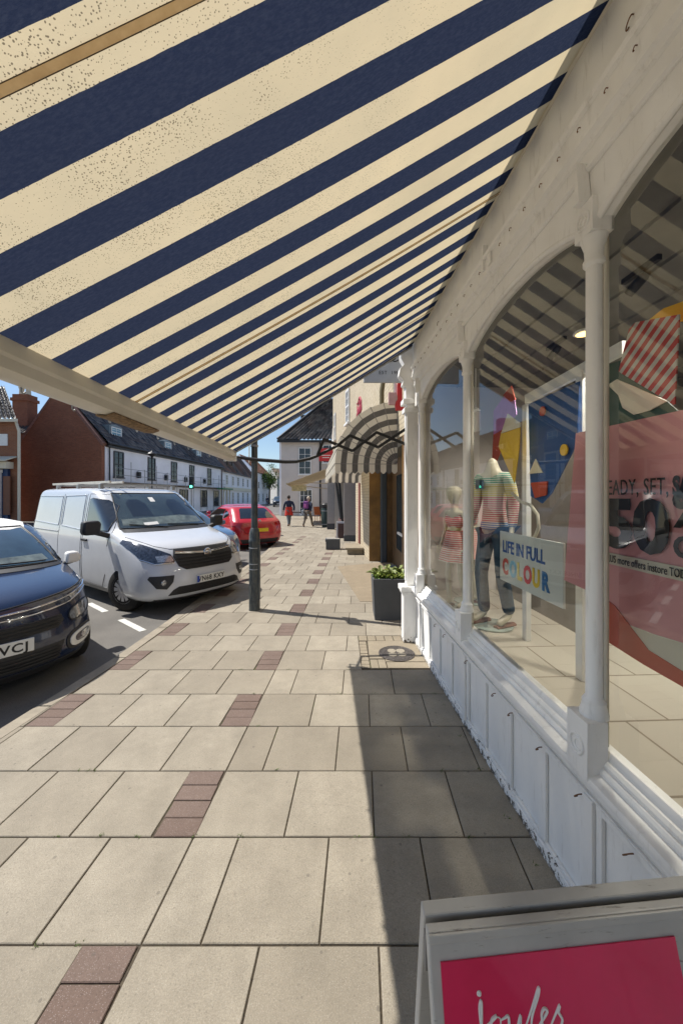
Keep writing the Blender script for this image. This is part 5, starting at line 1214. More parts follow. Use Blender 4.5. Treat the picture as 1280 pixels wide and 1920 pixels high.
b = MB(); b.prism([up_(G0, -.1) + Vector((0, .36, 0)), up_(G0, -.1) + Vector((.3, .36, 0)), L0 + Vector((.3, 0, 0)), L0], (0, 0, EZ - .1)); b.prism([L0, L1, up_(L1, EZ), PK2, up_(L0, EZ)], (0, -.3, 0)); b.build('back_wall', M['brick_r'], th)
pantile('roof', M['tile_b'], th, up_(G1, EZ - .1) + Vector((.35, .3, 0)), up_(L1, EZ - .1) + Vector((.35, 0, 0)), PK2, PK + Vector((0, .3, 0)), amp=.05)
pantile('roof', M['tile_m'], th, up_(L0, EZ - .1), up_(G0, EZ - .1) + Vector((0, .3, 0)), PK + Vector((0, .3, 0)), PK2, amp=.05, seg=3)
fd = (L1 - G1).normalized(); fo = Vector((fd.y, -fd.x, 0))
b = MB(); b.tube([up_(G1, EZ - .08) + fo * .34 + fd * .3, up_(L1, EZ - .08) + fo * .34], .08, 8); b.prism([up_(G1, EZ - .32) + fd * .4, up_(L1, EZ - .32), up_(L1, EZ - .32) + fo * .24, up_(G1, EZ - .32) + fo * .24 + fd * .4], (0, 0, .14)); b.build('gutter', M['black'], th)
for d in (.75, 23.1):
    b = MB(); p = up_(G1, 0) + fd * d + fo * .08; b.tube([p + Vector((0, 0, -.1)), p + Vector((0, 0, EZ - .3))], .045, 8); b.build('downpipe', M['black'], th)
dkw = mat('dark painted window frame', (.06, .06, .065), .6)
for y0 in (1.25, 5.75, 9.75, 13.7, 18.5): window(th, up_(G1, 3.15) + fd * y0 + fo * .02, fd, 1.15, 1.95, 2, 2, .07, fm=dkw, out=fo)
for y0 in (2.0, 6.5, 11.5, 16.5, 20.5): window(th, up_(G1, .5) + fd * y0 + fo * .02, fd, 1.8, 1.9, 3, 2, .07, fm=dkw, out=fo)
b = MB(); b.prism([up_(G1, 2.62) + fd * .5 + fo * .03, up_(L1, 2.62) + fo * .03, up_(L1, 2.62) + fo * .22, up_(G1, 2.62) + fd * .5 + fo * .22], (0, 0, .16)); b.build('string_course', mat('brown fascia', (.13, .09, .06), .8), th)
for y0 in (1.5, 9.3, 16.4):
    base = up_(G1, 6.1) + fd * y0 - fo * .45
    dm = MB(); dm.prism([base, base + fd * 1.5, base + fd * 1.5 + Vector((0, 0, 1.0)), base + fd * .75 + Vector((0, 0, 1.15)), base + Vector((0, 0, 1.0))], -fo * 1.6); d_ = dm.build('dormer', mat('blue grey lead', (.17, .22, .25), .5, var=.2), th)
    window(d_, base + fd * .15 + fo * .01 + Vector((0, 0, .12)), fd, 1.2, .78, 2, 2, .05, out=fo, gm=mat('sky blue pane', (.16, .32, .42), .1))
b = MB()
for x0, h0 in ((-20.9, 0),): b.box(x0 - .2, x0 + 1.6, 40, 41, 8.6, 10.6)
b.build('chimney', M['brick_r'], th)
# scaffold rails on the facade
t = thing('balcony_railing', 'thin metal railing with lamps running along the front of the long white house', 'railing')
b = MB(); R0 = up_(G1, 0) + fd * .2 + fo * .9
for z in (2.75, 3.25, 3.75): b.tube([R0 + Vector((0, 0, z)), R0 + fd * 22 + Vector((0, 0, z))], .022, 6)
b.build('rail', M['steel'], t)
for k in range(13):
    b = MB(); p = R0 + fd * (k * 1.8); b.tube([p + Vector((0, 0, -.1)), p + Vector((0, 0, 4.3 if k % 2 else 3.85))], .028, 6); b.build('post', M['steel'], t)
b = MB(); b.prism([R0 + Vector((0, 0, 2.68)), R0 + fd * 22 + Vector((0, 0, 2.68)), R0 + fd * 22 - fo * .85 + Vector((0, 0, 2.68)), R0 - fo * .85 + Vector((0, 0, 2.68))], (0, 0, .05)); b.build('boards', mat('scaffold boards', (.22, .17, .11), .8), t)
for k, y0 in enumerate((4.2, 8.6, 12.6, 17.4)):
    b = MB(); p = up_(G1, 3.2) + fd * y0 + fo * .15; b.box(p.x - .1, p.x + .16, p.y - .13, p.y + .13, p.z, p.z + .5); b.tube([p + Vector((-.2, 0, .5)), p + Vector((.05, 0, .6))], .02, 6)
    tag(b.build('wall_lantern', M['black'], None, bevel=.03), 'black wall lantern %s on the long white house' % ('nearest the brick gable', 'second from the brick gable', 'third from the brick gable', 'farthest from the brick gable')[k], 'lantern', 'wall lanterns of the white house')
t = thing('shop_awning', 'green edged flat canopy with cream posts at the far end of the long white house', 'canopy')
b = MB(); p = up_(G1, 2.55) + fd * 19.2 + fo * .98; b.prism([p, p + fd * 3.8, p + fd * 3.8 + fo * .7, p + fo * .7], (0, 0, .16)); b.build('canopy', mat('green fascia', (.02, .16, .06), .6), t)
for k in range(4):
    b = MB(); q = p + fd * (.2 + k * 1.1) + fo * .35; b.box(q.x - .07, q.x + .07, q.y - .07, q.y + .07, -.1, 2.55); b.build('post', M['cream'], t)
# second white building, then farther ones
def block(name, label, p, q, z, dep, roofz, wm, rm, wins, zz=((3.3, 1.4), (.5, 1.8)), ww=.95, fasc=None):
    t = thing(name, label, 'house'); p = Vector((*p, -.1)); q = Vector((*q, -.1)); d = (q - p).normalized(); o = Vector((d.y, -d.x, 0)); 
    b = MB(); b.prism([p, q, q - o * dep, p - o * dep], (0, 0, z + .1)); b.build('wall', wm, t)
    pk0 = p - o * dep / 2; pk1 = q - o * dep / 2
    b = MB(); b.prism([up_(p, z), up_(p - o * dep, z), up_(pk0, roofz)], q - p); b.build('roof_end', wm, t)
    pantile('roof', rm, t, up_(p, z - .1) + o * .3, up_(q, z - .1) + o * .3, up_(pk1, roofz + .05), up_(pk0, roofz + .05), amp=.05, seg=4)
    b = MB(); b.tube([up_(p, z - .1) + o * .3, up_(q, z - .1) + o * .3], .07, 8); b.build('gutter', M['black'], t)
    for l in wins:
        for z0, h in zz: window(t, up_(p, z0) + d * l + o * .02, d, ww, h, 2, 2, .06, out=o)
    if fasc:
        b = MB(); b.prism([up_(p, 2.5) + d * .4 + o * .02, up_(q, 2.5) - d * .4 + o * .02, up_(q, 2.5) - d * .4 + o * .25, up_(p, 2.5) + d * .4 + o * .25], (0, 0, .5)); b.build('shop_fascia', fasc, t)
    return t
block('terraced_house', 'smaller white house with brown roof and shop fascia adjoining the long white one', (-16.15, 49.7), (-17.0, 72), 5.2, 6, 9.2, M['render_w'], M['tile_m'], (1.5, 4.8, 8.0, 11.4, 15, 18.6), fasc=M['cream'])
block('distant_house', 'pale house with orange tiled roof in the distance right of the lamp column', (-17.3, 74), (-16.8, 86), 6.6, 7, 10.2, M['render_w'], mat('orange tiles', (.30, .13, .07), .7, var=.3), (1.5, 5, 8.5))
t = block('distant_house', 'far pale grey house at the bend of the street left of the off white house', (-15.5, 88), (-9.2, 92), 6.2, 7, 8.6, mat('pale grey render', (.50, .49, .47), .9), M['tile_m'], (.8, 2.6, 4.6))
b = MB(); b.box(-13.8, -12.2, 90.5, 91.3, 8.2, 10.8); b.build('chimney', M['render_c'], t)
# brick shop at the left edge
t = thing('brick_shop', 'orange brick building with blue shop front and white pilasters at the left edge', 'building')
b = MB(); b.prism([(-30, 22, -.1), (-19.45, 22, -.1), (-22.4, 25.2, -.1), (-30, 25.2, -.1)], (0, 0, 6.45)); b.build('wall', M['brick_o'], t)
pantile('roof', M['tile_b'], t, (-30, 21.7, 6.3), (-19.25, 21.7, 6.3), (-22.0, 23.9, 8.9), (-30, 23.9, 8.9), amp=.06)
b = MB(); b.box(-30, -19.2, 21.6, 21.7, 6.12, 6.3); b.build('eaves', M['cream'], t)
b = MB(); b.box(-30, -19.7, 21.5, 21.99, 3.35, 3.75); b.prism([(-30, 21.2, 3.76), (-19.5, 21.2, 3.76), (-19.5, 21.99, 4.05), (-30, 21.99, 4.05)], (0, 0, .06)); b.build('shop_cornice', M['cream'], t)
b = MB(); b.box(-30, -19.9, 21.8, 21.99, -.1, 3.34); b.build('blue_front', mat('dark blue shop paint', (.02, .05, .14), .4), t)
for x in (-20.55, -21.35): b = MB(); b.box(x, x + .34, 21.6, 21.79, -.1, 3.1); b.box(x - .05, x + .39, 21.55, 21.79, 3.1, 3.3); b.build('pilaster', M['white'], t, bevel=.02)
b = MB(); b.box(-20.1, -20.6 + .9, 21.72, 21.78, .6, 2.9); b.build('doorway', mat('brown door', (.16, .06, .03), .5), t)
b = MB(); b.box(-20.7, -20.05, 21.95, 21.998, 4.75, 5.45); b.build('notice', M['white'], t)
b = MB(); b.tube([(-19.3, 21.9, -.1), (-19.3, 21.9, 5.6), (-19.5, 21.9, 6.2)], .075, 8); b.build('downpipe', M['cream'], t)
# back house with chimney
t = block('back_house', 'house behind with mixed pantile roof and tall brick chimney with cream pots', (-26.6, 32), (-26.6, 39), 6.0, 6, 8.2, M['brick_r'], M['tile_m'], ())
pantile('roof', M['tile_m'], t, (-27.2, 29.2, 6.75), (-24.2, 29.2, 6.75), (-24.2, 31.4, 8.6), (-27.2, 31.4, 8.6), amp=.06)
b = MB(); b.box(-27.2, -24.2, 29.5, 31.4, -.1, 6.7); b.build('rear_wing', M['brick_r'], t)
ch = MB(); ch.box(-27.0, -25.75, 30.0, 31.0, 6.5, 10.1); ch.box(-27.1, -25.65, 29.9, 31.1, 9.55, 9.8); ch = ch.build('chimney', M['brick_r'], t)
for x in (-26.65, -26.1): b = MB(); b.lathe([(.20, 10.1), (.17, 10.6), (.22, 10.7), (.22, 10.95), (.15, 11.0)], (x, 30.5, 0), 12); b.build('chimney_pot', M['cream'], ch, 40)
# off white house closing the pavement
t = thing('corner_house', 'off white rendered house with black pantile hipped roof closing the end of the pavement', 'house')
b = MB(); b.box(-5.25, 3.0, 32.0, 40, -.05, 6.6); b.build('wall', M['render_c'], t)
b = MB(); b.box(-5.42, -5.25, 31.95, 40, -.05, 6.6); b.build('white_corner', M['render_w'], t)
pantile('roof', M['tile_b'], t, (-5.5, 31.55, 6.6), (3.4, 31.55, 6.55), (3.4, 35.6, 11.2), (-1.2, 35.6, 11.2), tw=.34, th=.4, amp=.075, seg=6)
pantile('roof', M['tile_b'], t, (-5.5, 40, 6.6), (-5.5, 31.55, 6.6), (-1.2, 35.6, 11.2), (-1.2, 37, 11.2), tw=.34, th=.4, amp=.075)
b = MB(); b.box(-5.55, 3.3, 31.5, 31.62, 6.36, 6.55); b.tube([(-5.5, 31.5, 6.65), (-1.2, 35.6, 11.3)], .12, 8); b.build('gutter', M['black'], t)
window(t, (-3.75, 31.98, 2.95 + .65), (1, 0, 0), 1.1, 2.35, 2, 2, .08, out=(0, -1, 0)); window(t, (-3.65, 31.98, .1), (1, 0, 0), 1.1, 2.2, 3, 2, .08, out=(0, -1, 0)); window(t, (-1.65, 31.98, 4.6), (1, 0, 0), 1.1, 1.6, 2, 2, .08, out=(0, -1, 0))
b = MB(); b.tube([(-1.85, 31.9, 0), (-1.85, 31.9, 6.1), (-1.85, 31.6, 6.45)], .07, 8); b.build('downpipe', M['black'], t)
b = MB(); b.box(-4.0, -3.3, 36, 36.5, 9.3, 9.7); b.tube([(-3.65, 36.2, 8), (-3.65, 36.2, 9.3)], .2, 8); b.build('roof_vent', M['black'], t)

# trees in the distance
def tree(label, x, y, h, r, n, seed):
    t = thing('tree', label, 'tree', (x, y, -.1), 0, 'trees beyond the street'); q = random.Random(seed)
    b = MB(); b.tube([(0, 0, 0), (.1, 0, h * .4), (0, .1, h * .7)], [.22, .16, .08], 8)
    for k in range(6): a = k * 1.05; b.tube([(0, 0, h * .4), (r * .6 * math.cos(a), r * .6 * math.sin(a), h * .72)], [.08, .03], 6)
    b.build('trunk', mat('bark', (.10, .075, .05), .9), t)
    b = MB(); cl = [(q.gauss(0, r * .42), q.gauss(0, r * .42), h * .68 + q.gauss(0, h * .14)) for _ in range(26)]
    for _ in range(n):
        c = q.choice(cl); L = .28; d = Vector((q.gauss(0, 1), q.gauss(0, 1), q.gauss(0, 1))).normalized(); e = d.cross(Vector((q.random(), q.random(), q.random()))).normalized()
        p = Vector(c) + Vector((q.gauss(0, r * .20), q.gauss(0, r * .20), q.gauss(0, r * .18))); b.poly([p, p + (d * .5 + e * .3) * L, p + d * L, p + (d * .5 - e * .3) * L])
    b.build('crown', M['leaf'], t); return t
tree('light green tree above the roofs right of the lamp column', -15.8, 80, 8.2, 2.2, 2600, 1)
tree('small tree beside the far pale grey house', -12.2, 84, 5.6, 1.5, 1800, 2)

# traffic light and street lamp across the road
t = thing('traffic_light', 'black traffic light showing green in front of the long white house', 'traffic light', (-13.6, 33.2, -.08))
b = MB(); b.tube([(0, 0, 0), (0, 0, 3.2)], .06, 8); b.build('pole', M['steel'], t)
b = MB(); b.box(-.20, .20, -.12, .12, 2.45, 3.55); hd = b.build('signal_head', M['black'], t, bevel=.03)
for k, (z, m_) in enumerate(((3.35, M['glass_far']), (3.0, M['glass_far']), (2.66, mat('green signal', (.05, .6, .35), .4, emit=((.1, 1, .6), 3.5))))):
    b = MB(); b.lathe([(.12, 0), (.11, .03), (.02, .045)], (0, -.12, z), 16, Matrix.Rotation(R(90), 3, 'X')); b.build('signal_lens', m_, hd, 40)
t = thing('street_lamp', 'black street lamp with a hooded lantern in front of the long white house', 'street lamp', (-14.6, 28.2, -.08))
b = MB(); b.tube([(0, 0, 0), (0, 0, 1.0), (0, 0, 1.05), (0, 0, 4.7)], [.09, .09, .05, .04], 10); b.build('pole', M['black'], t, 40)
b = MB(); b.lathe([(.05, 4.7), (.10, 4.85), (.34, 5.0), (.36, 5.05), (.24, 5.16), (.08, 5.22), (.02, 5.35)], seg=18); b.build('lantern', M['black'], t, 50)
# litter bin
t = thing('litter_bin', 'dark green cylindrical litter bin with a silver band beside the pale far pillar', 'bin', (-.88, 20.2, 0))
b = MB(); b.lathe([(.20, .0), (.20, .12), (.23, .14), (.235, 1.02), (.22, 1.05)], seg=20); b.build('body', mat('dark green bin', (.02, .04, .035), .5), t, 40)
b = MB(); b.lathe([(.24, .88), (.245, .90), (.24, .92)], seg=20); b.lathe([(.24, .15), (.245, .17), (.24, .19)], seg=20); b.build('band', M['steel'], t, 40)
b = MB(); b.lathe([(.23, 1.05), (.24, 1.25), (.16, 1.33), (.02, 1.36)], seg=20); b.build('lid', M['black'], t, 40)
# cafe table, bench and orange chair
t = thing('cafe_bench', 'low dark wooden bench standing by the wall of the off white house', 'bench', (-3.0, 27.5, 0))
b = MB(); b.box(-1.0, .5, -.2, .2, .46, .52); b.build('seat', mat('dark timber', (.04, .025, .02), .6), t)
for x in (-.9, .35): b = MB(); b.box(x, x + .07, -.18, .18, 0, .459); b.build('leg', M['black'], t)
for k, (x, y, rz, lab) in enumerate(((-1.55, 25.0, .5, 'orange folding deck chair by the off white house, left one'), (-1.15, 24.2, -.4, 'orange folding deck chair nearest the litter bin'))):
    t = thing('deck_chair', lab, 'chair', (x, y, 0), rz, 'orange chairs outside the cafe'); oc_ = mat('orange slats', (.55, .16, .05), .6, var=.2)
    b = MB(); b.box(-.22, .22, -.2, .2, .42, .46); b.build('seat', oc_, t); b = MB(); b.prism([(-.22, .2, .46), (.22, .2, .46), (.22, .38, .98), (-.22, .38, .98)], (0, .03, 0)); b.build('backrest', oc_, t)
    for x_, y_ in ((-.2, -.18), (.17, -.18), (-.2, .17), (.17, .17)): b = MB(); b.box(x_, x_ + .03, y_, y_ + .03, 0, .42); b.build('leg', oc_, t)

# ------------------------------------------------------------------ people
def person(label, loc, rz, h, pose, skin=M['skin'], parts=(), hair=None, cat='person'):
    """body: one continuous skinned surface, units of body height"""
    t = thing('person', label, cat, loc, rz); J = dict(pose)
    k = h / 1.75
    J = {n: (x * k, y * k, z * k, r * k if not isinstance(r, tuple) else (r[0] * k, r[1] * k)) for n, (x, y, z, r) in J.items()}
    E = [('hip', 'waist'), ('waist', 'chest'), ('chest', 'neck'), ('neck', 'chin'), ('chin', 'head'), ('head', 'crown')]
    for s in 'LR':
        E += [('hip', 'th' + s), ('th' + s, 'kn' + s), ('kn' + s, 'an' + s), ('an' + s, 'to' + s), ('chest', 'sh' + s), ('sh' + s, 'el' + s), ('el' + s, 'wr' + s), ('wr' + s, 'ha' + s)]
    JB = {n: (*v[:3], ((v[3][0] * .72, v[3][1] * .72) if isinstance(v[3], tuple) else v[3] * (.75 if n[:2] in ('sh', 'th', 'kn', 'el') else 1))) for n, v in J.items()}
    skinfig(JB, E, 'hip', 'body', skin, t)
    def cl(name, names, edges, m, grow): 
        q = {n: (J[n][0], J[n][1], J[n][2], ((J[n][3] + grow * k) if not isinstance(J[n][3], tuple) else (J[n][3][0] + grow * k, J[n][3][1] + grow * k))) for n in names}
        return skinfig(q, edges, names[0], name, m, t)
    for p in parts: cl(*p)
    if hair:
        b = MB(); hx, hy, hz, _ = J['head']; r_ = .108 * k
        ve = lambda u, v: v * (1.85 - .55 * math.sin(u * 6.2832)); b.grid(lambda u, v: (hx + r_ * .9 * math.sin(ve(u, v)) * math.cos(u * 6.2832), hy - .014 + r_ * 1.04 * math.sin(ve(u, v)) * math.sin(u * 6.2832), hz + .02 * k + r_ * 1.12 * math.cos(ve(u, v))), 20, 8); b.build('hair', hair, t, 60)
    # nose, ears
    b = MB(); hx, hy, hz, _ = J['head']
    b.prism([(hx - .012 * k, hy + .088 * k, hz - .01 * k), (hx + .012 * k, hy + .088 * k, hz - .01 * k), (hx, hy + .088 * k, hz + .04 * k)], (0, .022 * k, -.006 * k))
    for s in (-1, 1): b.tube([(hx + s * .078 * k, hy, hz - .02 * k), (hx + s * .086 * k, hy - .01, hz + .025 * k)], .014 * k, 6)
    b.build('face', skin, t)
    return t, J, k, cl
def pose(stride=.25, arm=.2, lean=0, seat=False):
    P = {'hip': (0, 0, .95, (.15, .11)), 'waist': (0, .01, 1.08, (.14, .10)), 'chest': (0, .02 + lean * .5, 1.32, (.165, .11)), 'neck': (0, .03 + lean, 1.48, .055), 'chin': (0, .05 + lean, 1.56, .07), 'head': (0, .06 + lean, 1.64, .088), 'crown': (0, .055 + lean, 1.71, .06)}
    for s, g in (('L', -1), ('R', 1)):
        f = stride * g
        P['th' + s] = (g * .10, .0, .86, .085); P['kn' + s] = (g * .10, f * .55 + .04, .48, .056); P['an' + s] = (g * .10, f - .03, .09 if g > 0 else .11, .038); P['to' + s] = (g * .11, f + .13, .035 if g > 0 else .045, .036)
        P['sh' + s] = (g * .20, .02 + lean * .6, 1.40, .058); P['el' + s] = (g * .26, -arm * g * .5 - .02, 1.13, .042); P['wr' + s] = (g * .25, -arm * g + .06, .90, .028); P['ha' + s] = (g * .25, -arm * g + .09, .80, .030)
        if seat:
            P['hip'] = (0, 0, .50, .14); P['waist'] = (0, 0, .64, .13); P['chest'] = (0, -.02, .88, .15); P['neck'] = (0, 0, 1.04, .055); P['chin'] = (0, .02, 1.12, .07); P['head'] = (0, .03, 1.20, .088); P['crown'] = (0, .03, 1.27, .06)
            P['th' + s] = (g * .10, .08, .50, .085); P['kn' + s] = (g * .14, .48, .50, .058); P['an' + s] = (g * .14, .46, .10, .038); P['to' + s] = (g * .14, .60, .035, .036)
            P['sh' + s] = (g * .19, 0, .96, .056); P['el' + s] = (g * .24, .10, .70, .042); P['wr' + s] = (g * .16, .32, .62, .03); P['ha' + s] = (g * .14, .40, .60, .03)
    return P
def edges(*c):
    o = []
    for ch in c: o += list(zip(ch, ch[1:]))
    return o
TOP = ['chest', 'waist', 'hip', 'shL', 'elL', 'wrL', 'shR', 'elR', 'wrR', 'neck']; TE = edges(('chest', 'neck'), ('hip', 'waist', 'chest', 'shL', 'elL', 'wrL'), ('chest', 'shR', 'elR', 'wrR'))
TR = ['hip', 'thL', 'knL', 'anL', 'thR', 'knR', 'anR']; TRE = edges(('hip', 'thL', 'knL', 'anL'), ('hip', 'thR', 'knR', 'anR'))
SH = lambda s: ['an' + s, 'to' + s]
navyc = mat('navy cloth', (.02, .028, .06), .9); greyc = mat('grey blue trousers', (.13, .15, .17), .9); khaki = mat('khaki trousers', (.17, .14, .11), .9); shoe = mat('dark brown shoes', (.05, .025, .018), .6)
t, J, k, cl = person('person walking away in navy top with a red jacket tied round the waist', (-2.98, 20.8, 0), R(22), 1.74, pose(.30, .24, .03),
    parts=(('jumper', TOP, TE, navyc, .022), ('trousers', TR, TRE, greyc, .016), ('shoe', SH('L'), edges(SH('L')), shoe, .016), ('shoe', SH('R'), edges(SH('R')), shoe, .016)), hair=mat('dark brown hair', (.03, .02, .015), .8))
b = MB(); n = 20
b.grid(lambda u, v: ((.19 + .05 * v + .012 * math.sin(u * 31)) * math.cos(u * 6.2832), (.15 + .03 * v + .01 * math.sin(u * 25)) * math.sin(u * 6.2832), 1.10 - .50 * v - .04 * math.sin(u * 6.28) * v), 40, 6); b.build('tied_jacket', mat('bright red jacket', (.55, .03, .015), .7, var=.2, scale=12), t, 60)
t, J, k, cl = person('person walking away with pale hair, navy jacket and purple backpack', (-1.86, 20.3, 0), R(-24), 1.68, pose(.36, .20, .02),
    parts=(('jacket', TOP, TE, navyc, .030), ('trousers', TR, TRE, khaki, .024), ('shoe', SH('L'), edges(SH('L')), shoe, .016), ('shoe', SH('R'), edges(SH('R')), shoe, .016)), hair=mat('pale blond hair', (.50, .42, .32), .8))
b = MB(); b.box(-.14, .14, -.30, -.13, 1.02, 1.44); bp2 = b.build('backpack', mat('purple backpack', (.16, .04, .20), .7), t, bevel=.05); b = MB(); b.box(-.08, .08, -.325, -.29, 1.08, 1.26); b.build('pocket', mat('pink pocket', (.4, .10, .28), .7), bp2, bevel=.01)
t = thing('shoulder_bag', 'pale blue bag hanging at the left side of the person with the backpack', 'bag', (-2.16, 20.3, 0)); b = MB(); b.box(-.05, .06, -.14, .14, .62, .95); b.build('pouch', mat('pale grey blue cloth', (.35, .40, .45), .8), t, bevel=.03); b = MB(); b.tube([(0, -.1, .94), (.06, 0, 1.2), (0, .1, .94)], .012, 6); b.build('strap', navyc, t)
person('person sitting behind the litter bin in a dark top', (-.98, 22.6, 0), R(200), 1.72, pose(seat=True), parts=(('jumper', TOP, TE, navyc, .02), ('trousers', TR, TRE, greyc, .014), ('shoe', SH('L'), edges(SH('L')), shoe, .016), ('shoe', SH('R'), edges(SH('R')), shoe, .016)), hair=mat('grey hair', (.22, .18, .15), .8))
t = thing('cafe_chair', 'plain dark chair under the seated person behind the litter bin', 'chair', (-.98, 22.6, 0), R(200)); b = MB(); b.box(-.22, .22, -.2, .24, .33, .36); b.build('seat', M['black'], t)
for x_, y_ in ((-.2, -.18), (.17, -.18), (-.2, .2), (.17, .2)): b = MB(); b.box(x_, x_ + .03, y_, y_ + .03, 0, .329); b.build('leg', M['black'], t)
b = MB(); b.box(-.22, .22, -.235, -.2, .33, .85); b.build('backrest', M['black'], t)
t = thing('person_far', 'x', 'x'); bpy.data.objects.remove(t)
person('person in dark clothes far down the street beside the far white houses', (-13.4, 66, -.08), R(170), 1.75, pose(.1, .1), parts=(('coat', TOP, TE, navyc, .03), ('trousers', TR, TRE, navyc, .02)), hair=mat('brown hair', (.05, .03, .02), .8))

# ------------------------------------------------------------------ mannequins in the window
def stripes(name, cols, per, base=(.60, .57, .52)):
    m, nt, b = newmat(name); sp = nd(nt, 'ShaderNodeSeparateXYZ'); nt.links.new(coords(nt), sp.inputs[0])
    k = mth(nt, 'LESS_THAN', mth(nt, 'FRACT', mth(nt, 'MULTIPLY', sp.outputs[2], 1 / per)), .5)
    r = nd(nt, 'ShaderNodeValToRGB'); r.color_ramp.interpolation = 'CONSTANT'
    for i, c in enumerate(cols):
        e = r.color_ramp.elements[i] if i < 2 else r.color_ramp.elements.new(i / len(cols)); e.position = i / len(cols); e.color = (*c, 1)
    mr = nd(nt, 'ShaderNodeMapRange'); mr.inputs[1].default_value = .78; mr.inputs[2].default_value = 1.32; nt.links.new(sp.outputs[2], mr.inputs[0]); nt.links.new(mr.outputs[0], r.inputs[0])
    nt.links.new(mix(nt, k, base, r.outputs[0]), b.inputs['Base Color']); b.inputs['Roughness'].default_value = .9; return m
MQ = mat('ivory mannequin', (.62, .57, .44), .4, var=.03)
def mannequin(label, x, s, z, h, rz, head, parts):
    t = thing('mannequin', label, 'mannequin', sw(x, s, z), rz, 'child mannequins in the shop window'); k = h / 1.75
    P = pose(.05, -.05); P['hip'] = (0, 0, .95, (.135, .10)); P['waist'] = (0, .01, 1.08, (.115, .085)); P['chest'] = (0, .02, 1.30, (.135, .09))
    for g, sd_ in ((-1, 'L'), (1, 'R')): P['sh' + sd_] = (g * .165, .02, 1.395, .048); P['th' + sd_] = (g * .085, 0, .86, .072); P['kn' + sd_] = (*P['kn' + sd_][:3], .046)
    for g, sd_ in ((-1, 'L'), (1, 'R')):
        P['el' + sd_] = (g * .215, .0, 1.14, .034); P['wr' + sd_] = (g * .245, .06, .92, .024); P['ha' + sd_] = (g * .25, .09, .83, .026)
    J = {n: (a * k, c * k, d * k, (e * k * .92 if not isinstance(e, tuple) else (e[0] * k * .92, e[1] * k * .92))) for n, (a, c, d, e) in P.items()}
    J['neck'] = (0, .03 * k, (1.50 if head else 1.57) * k, .045 * k)
    E = edges(('hip', 'waist', 'chest', 'neck')) 
    if head:
        J['chin'] = (0, .05 * k, 1.58 * k, .085 * k); J['head'] = (0, .05 * k, 1.68 * k, .125 * k); J['crown'] = (0, .04 * k, 1.78 * k, .10 * k); E += edges(('neck', 'chin', 'head', 'crown'))
    else:
        for q in ('chin', 'head', 'crown'): J.pop(q)
    for sd_ in 'LR': E += edges(('hip', 'th' + sd_, 'kn' + sd_, 'an' + sd_, 'to' + sd_), ('chest', 'sh' + sd_, 'el' + sd_, 'wr' + sd_, 'ha' + sd_))
    skinfig(J, E, 'hip', 'body', MQ, t); J['hem'] = (0, 0, .87 * k, (.15 * k, .11 * k))
    for sd_, g in (('L', -1), ('R', 1)):                      # fingers
        hx, hy, hz, _ = J['ha' + sd_]; b = MB()
        for q in range(4):
            fx = hx + (q - 1.5) * .006 * g; fy = hy + (q - 1.5) * .014; l = (.050, .060, .056, .042)[q] * k * 1.4
            b.tube([(fx, fy, hz + .01), (fx + .004 * g, fy + .006, hz - l * .6), (fx - .004 * g, fy + .014, hz - l)], [.0075 * k * 1.3, .0065 * k * 1.3, .004], 6)
        b.tube([(hx, hy + .02, hz + .05 * k), (hx - .012 * g, hy + .042, hz + .02 * k), (hx - .014 * g, hy + .048, hz - .01 * k)], [.009, .008, .005], 6); b.build('fingers', MQ, t, 60)
    for name, names, E_, m, gr in parts:
        q = {n: (*J[n][:3], (J[n][3] + gr) if not isinstance(J[n][3], tuple) else (J[n][3][0] + gr, J[n][3][1] + gr)) for n in names}; skinfig(q, E_, names[0], name, m, t)
    b = MB(); b.lathe([(.17, 0), (.17, .008), (.16, .01)], (0, .03, 0), 28); b.build('base_plate', mat('glass base', (.35, .42, .38), .1, var=.05), t, 30)
    return t, J, k
Mshirt = stripes('multicolour striped jersey', [(.06, .18, .42), (.5, .1, .12), (.55, .12, .2), (.6, .5, .12), (.05, .3, .2)], .018, (.62, .60, .50))
denim = mat('dark blue denim', (.02, .05, .085), .9, var=.2, scale=40)
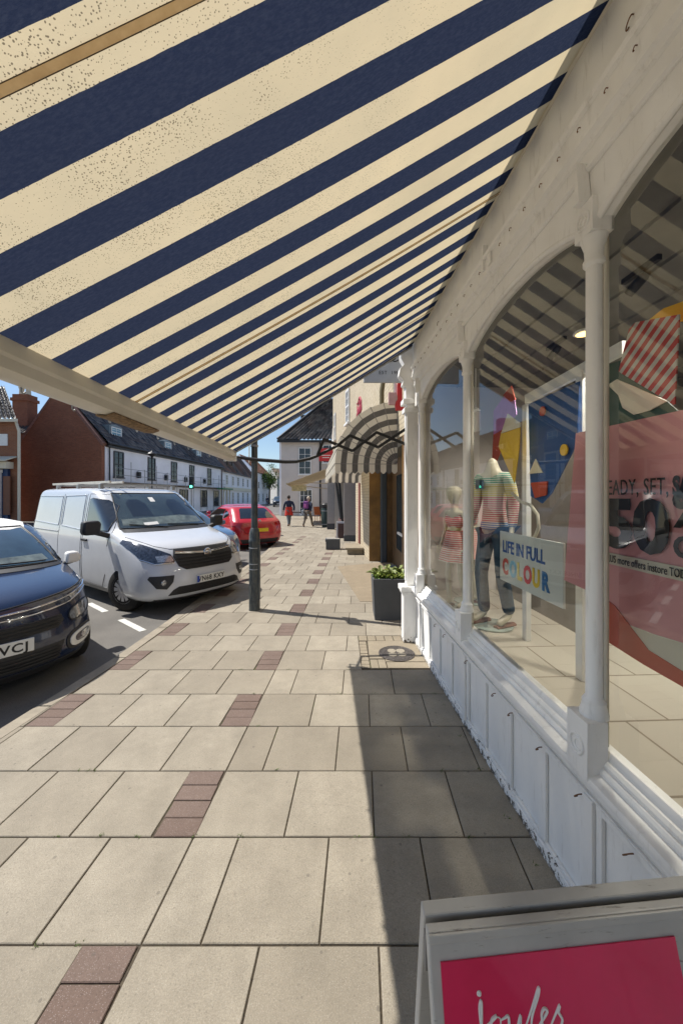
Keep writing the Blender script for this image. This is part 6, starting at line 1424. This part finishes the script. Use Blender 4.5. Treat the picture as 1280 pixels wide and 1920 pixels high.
TS = ['chest', 'waist', 'shL', 'elL', 'shR', 'elR']; TSE = edges(('waist', 'chest', 'shL', 'elL'), ('chest', 'shR', 'elR'))
t, J, k = mannequin('headless child mannequin in a multicoloured striped top and dark jeans', .42, 3.15, .605, 1.62, R(115), False, (('striped_top', [n for n in TOP if n != 'neck'] + ['hem'], [e for e in TE if 'neck' not in e] + [('hip', 'hem')], Mshirt, .016), ('jeans', TR, TRE, denim, .020)))
b = MB(); bx_ = J['chest']; b.box(.01, .085, bx_[1] + .10, bx_[1] + .115, bx_[2] - .03, bx_[2] + .05); b.build('pocket', denim, t)
for sd_ in 'LR':
    b = MB(); p = J['an' + sd_]; b.tube([(p[0], p[1] - .05, .018), (p[0], p[1] + .04, .02), (p[0] + .0, p[1] + .16, .016)], [.032, .036, .030], 10, flat=.5); b.tube([(p[0] - .034, p[1] + .08, .02), (p[0], p[1] + .08, .055), (p[0] + .034, p[1] + .08, .02)], .008, 6); b.build('sandal', mat('tan leather sandal', (.20, .09, .06), .6), t, 60)
dressm = stripes('red and white striped dress', [(.58, .14, .14), (.58, .14, .14)], .020, (.66, .58, .52))
for (x, s, rz_, lab) in ((.26, 3.64, 118, 'small egg headed mannequin in red white striped dress, left of the column'), (.52, 3.85, 60, 'small mannequin in red white striped dress right behind the column, beside the headless mannequin')):
    t, J, k = mannequin(lab, x, s, .605, 1.20, R(rz_), True, (('dress_top', ['chest', 'waist', 'shL', 'shR'], edges(('waist', 'chest', 'shL'), ('chest', 'shR')), dressm, .020),))
    b = MB(); b.grid(lambda u, v: ((.095 + .075 * v + .010 * v * math.sin(u * 50)) * math.cos(u * 6.2832), .01 + (.075 + .07 * v + .010 * v * math.cos(u * 44)) * math.sin(u * 6.2832), J['waist'][2] + .03 - .30 * v), 48, 8); b.build('skirt', dressm, t, 60)
    for sd_ in 'LR':
        b = MB(); p = J['an' + sd_]; b.tube([(p[0], p[1] - .04, .016), (p[0], p[1] + .03, .018), (p[0], p[1] + .11, .014)], [.024, .028, .022], 10, flat=.5); b.build('sandal', mat('brown sandal', (.12, .06, .05), .6), t, 60)
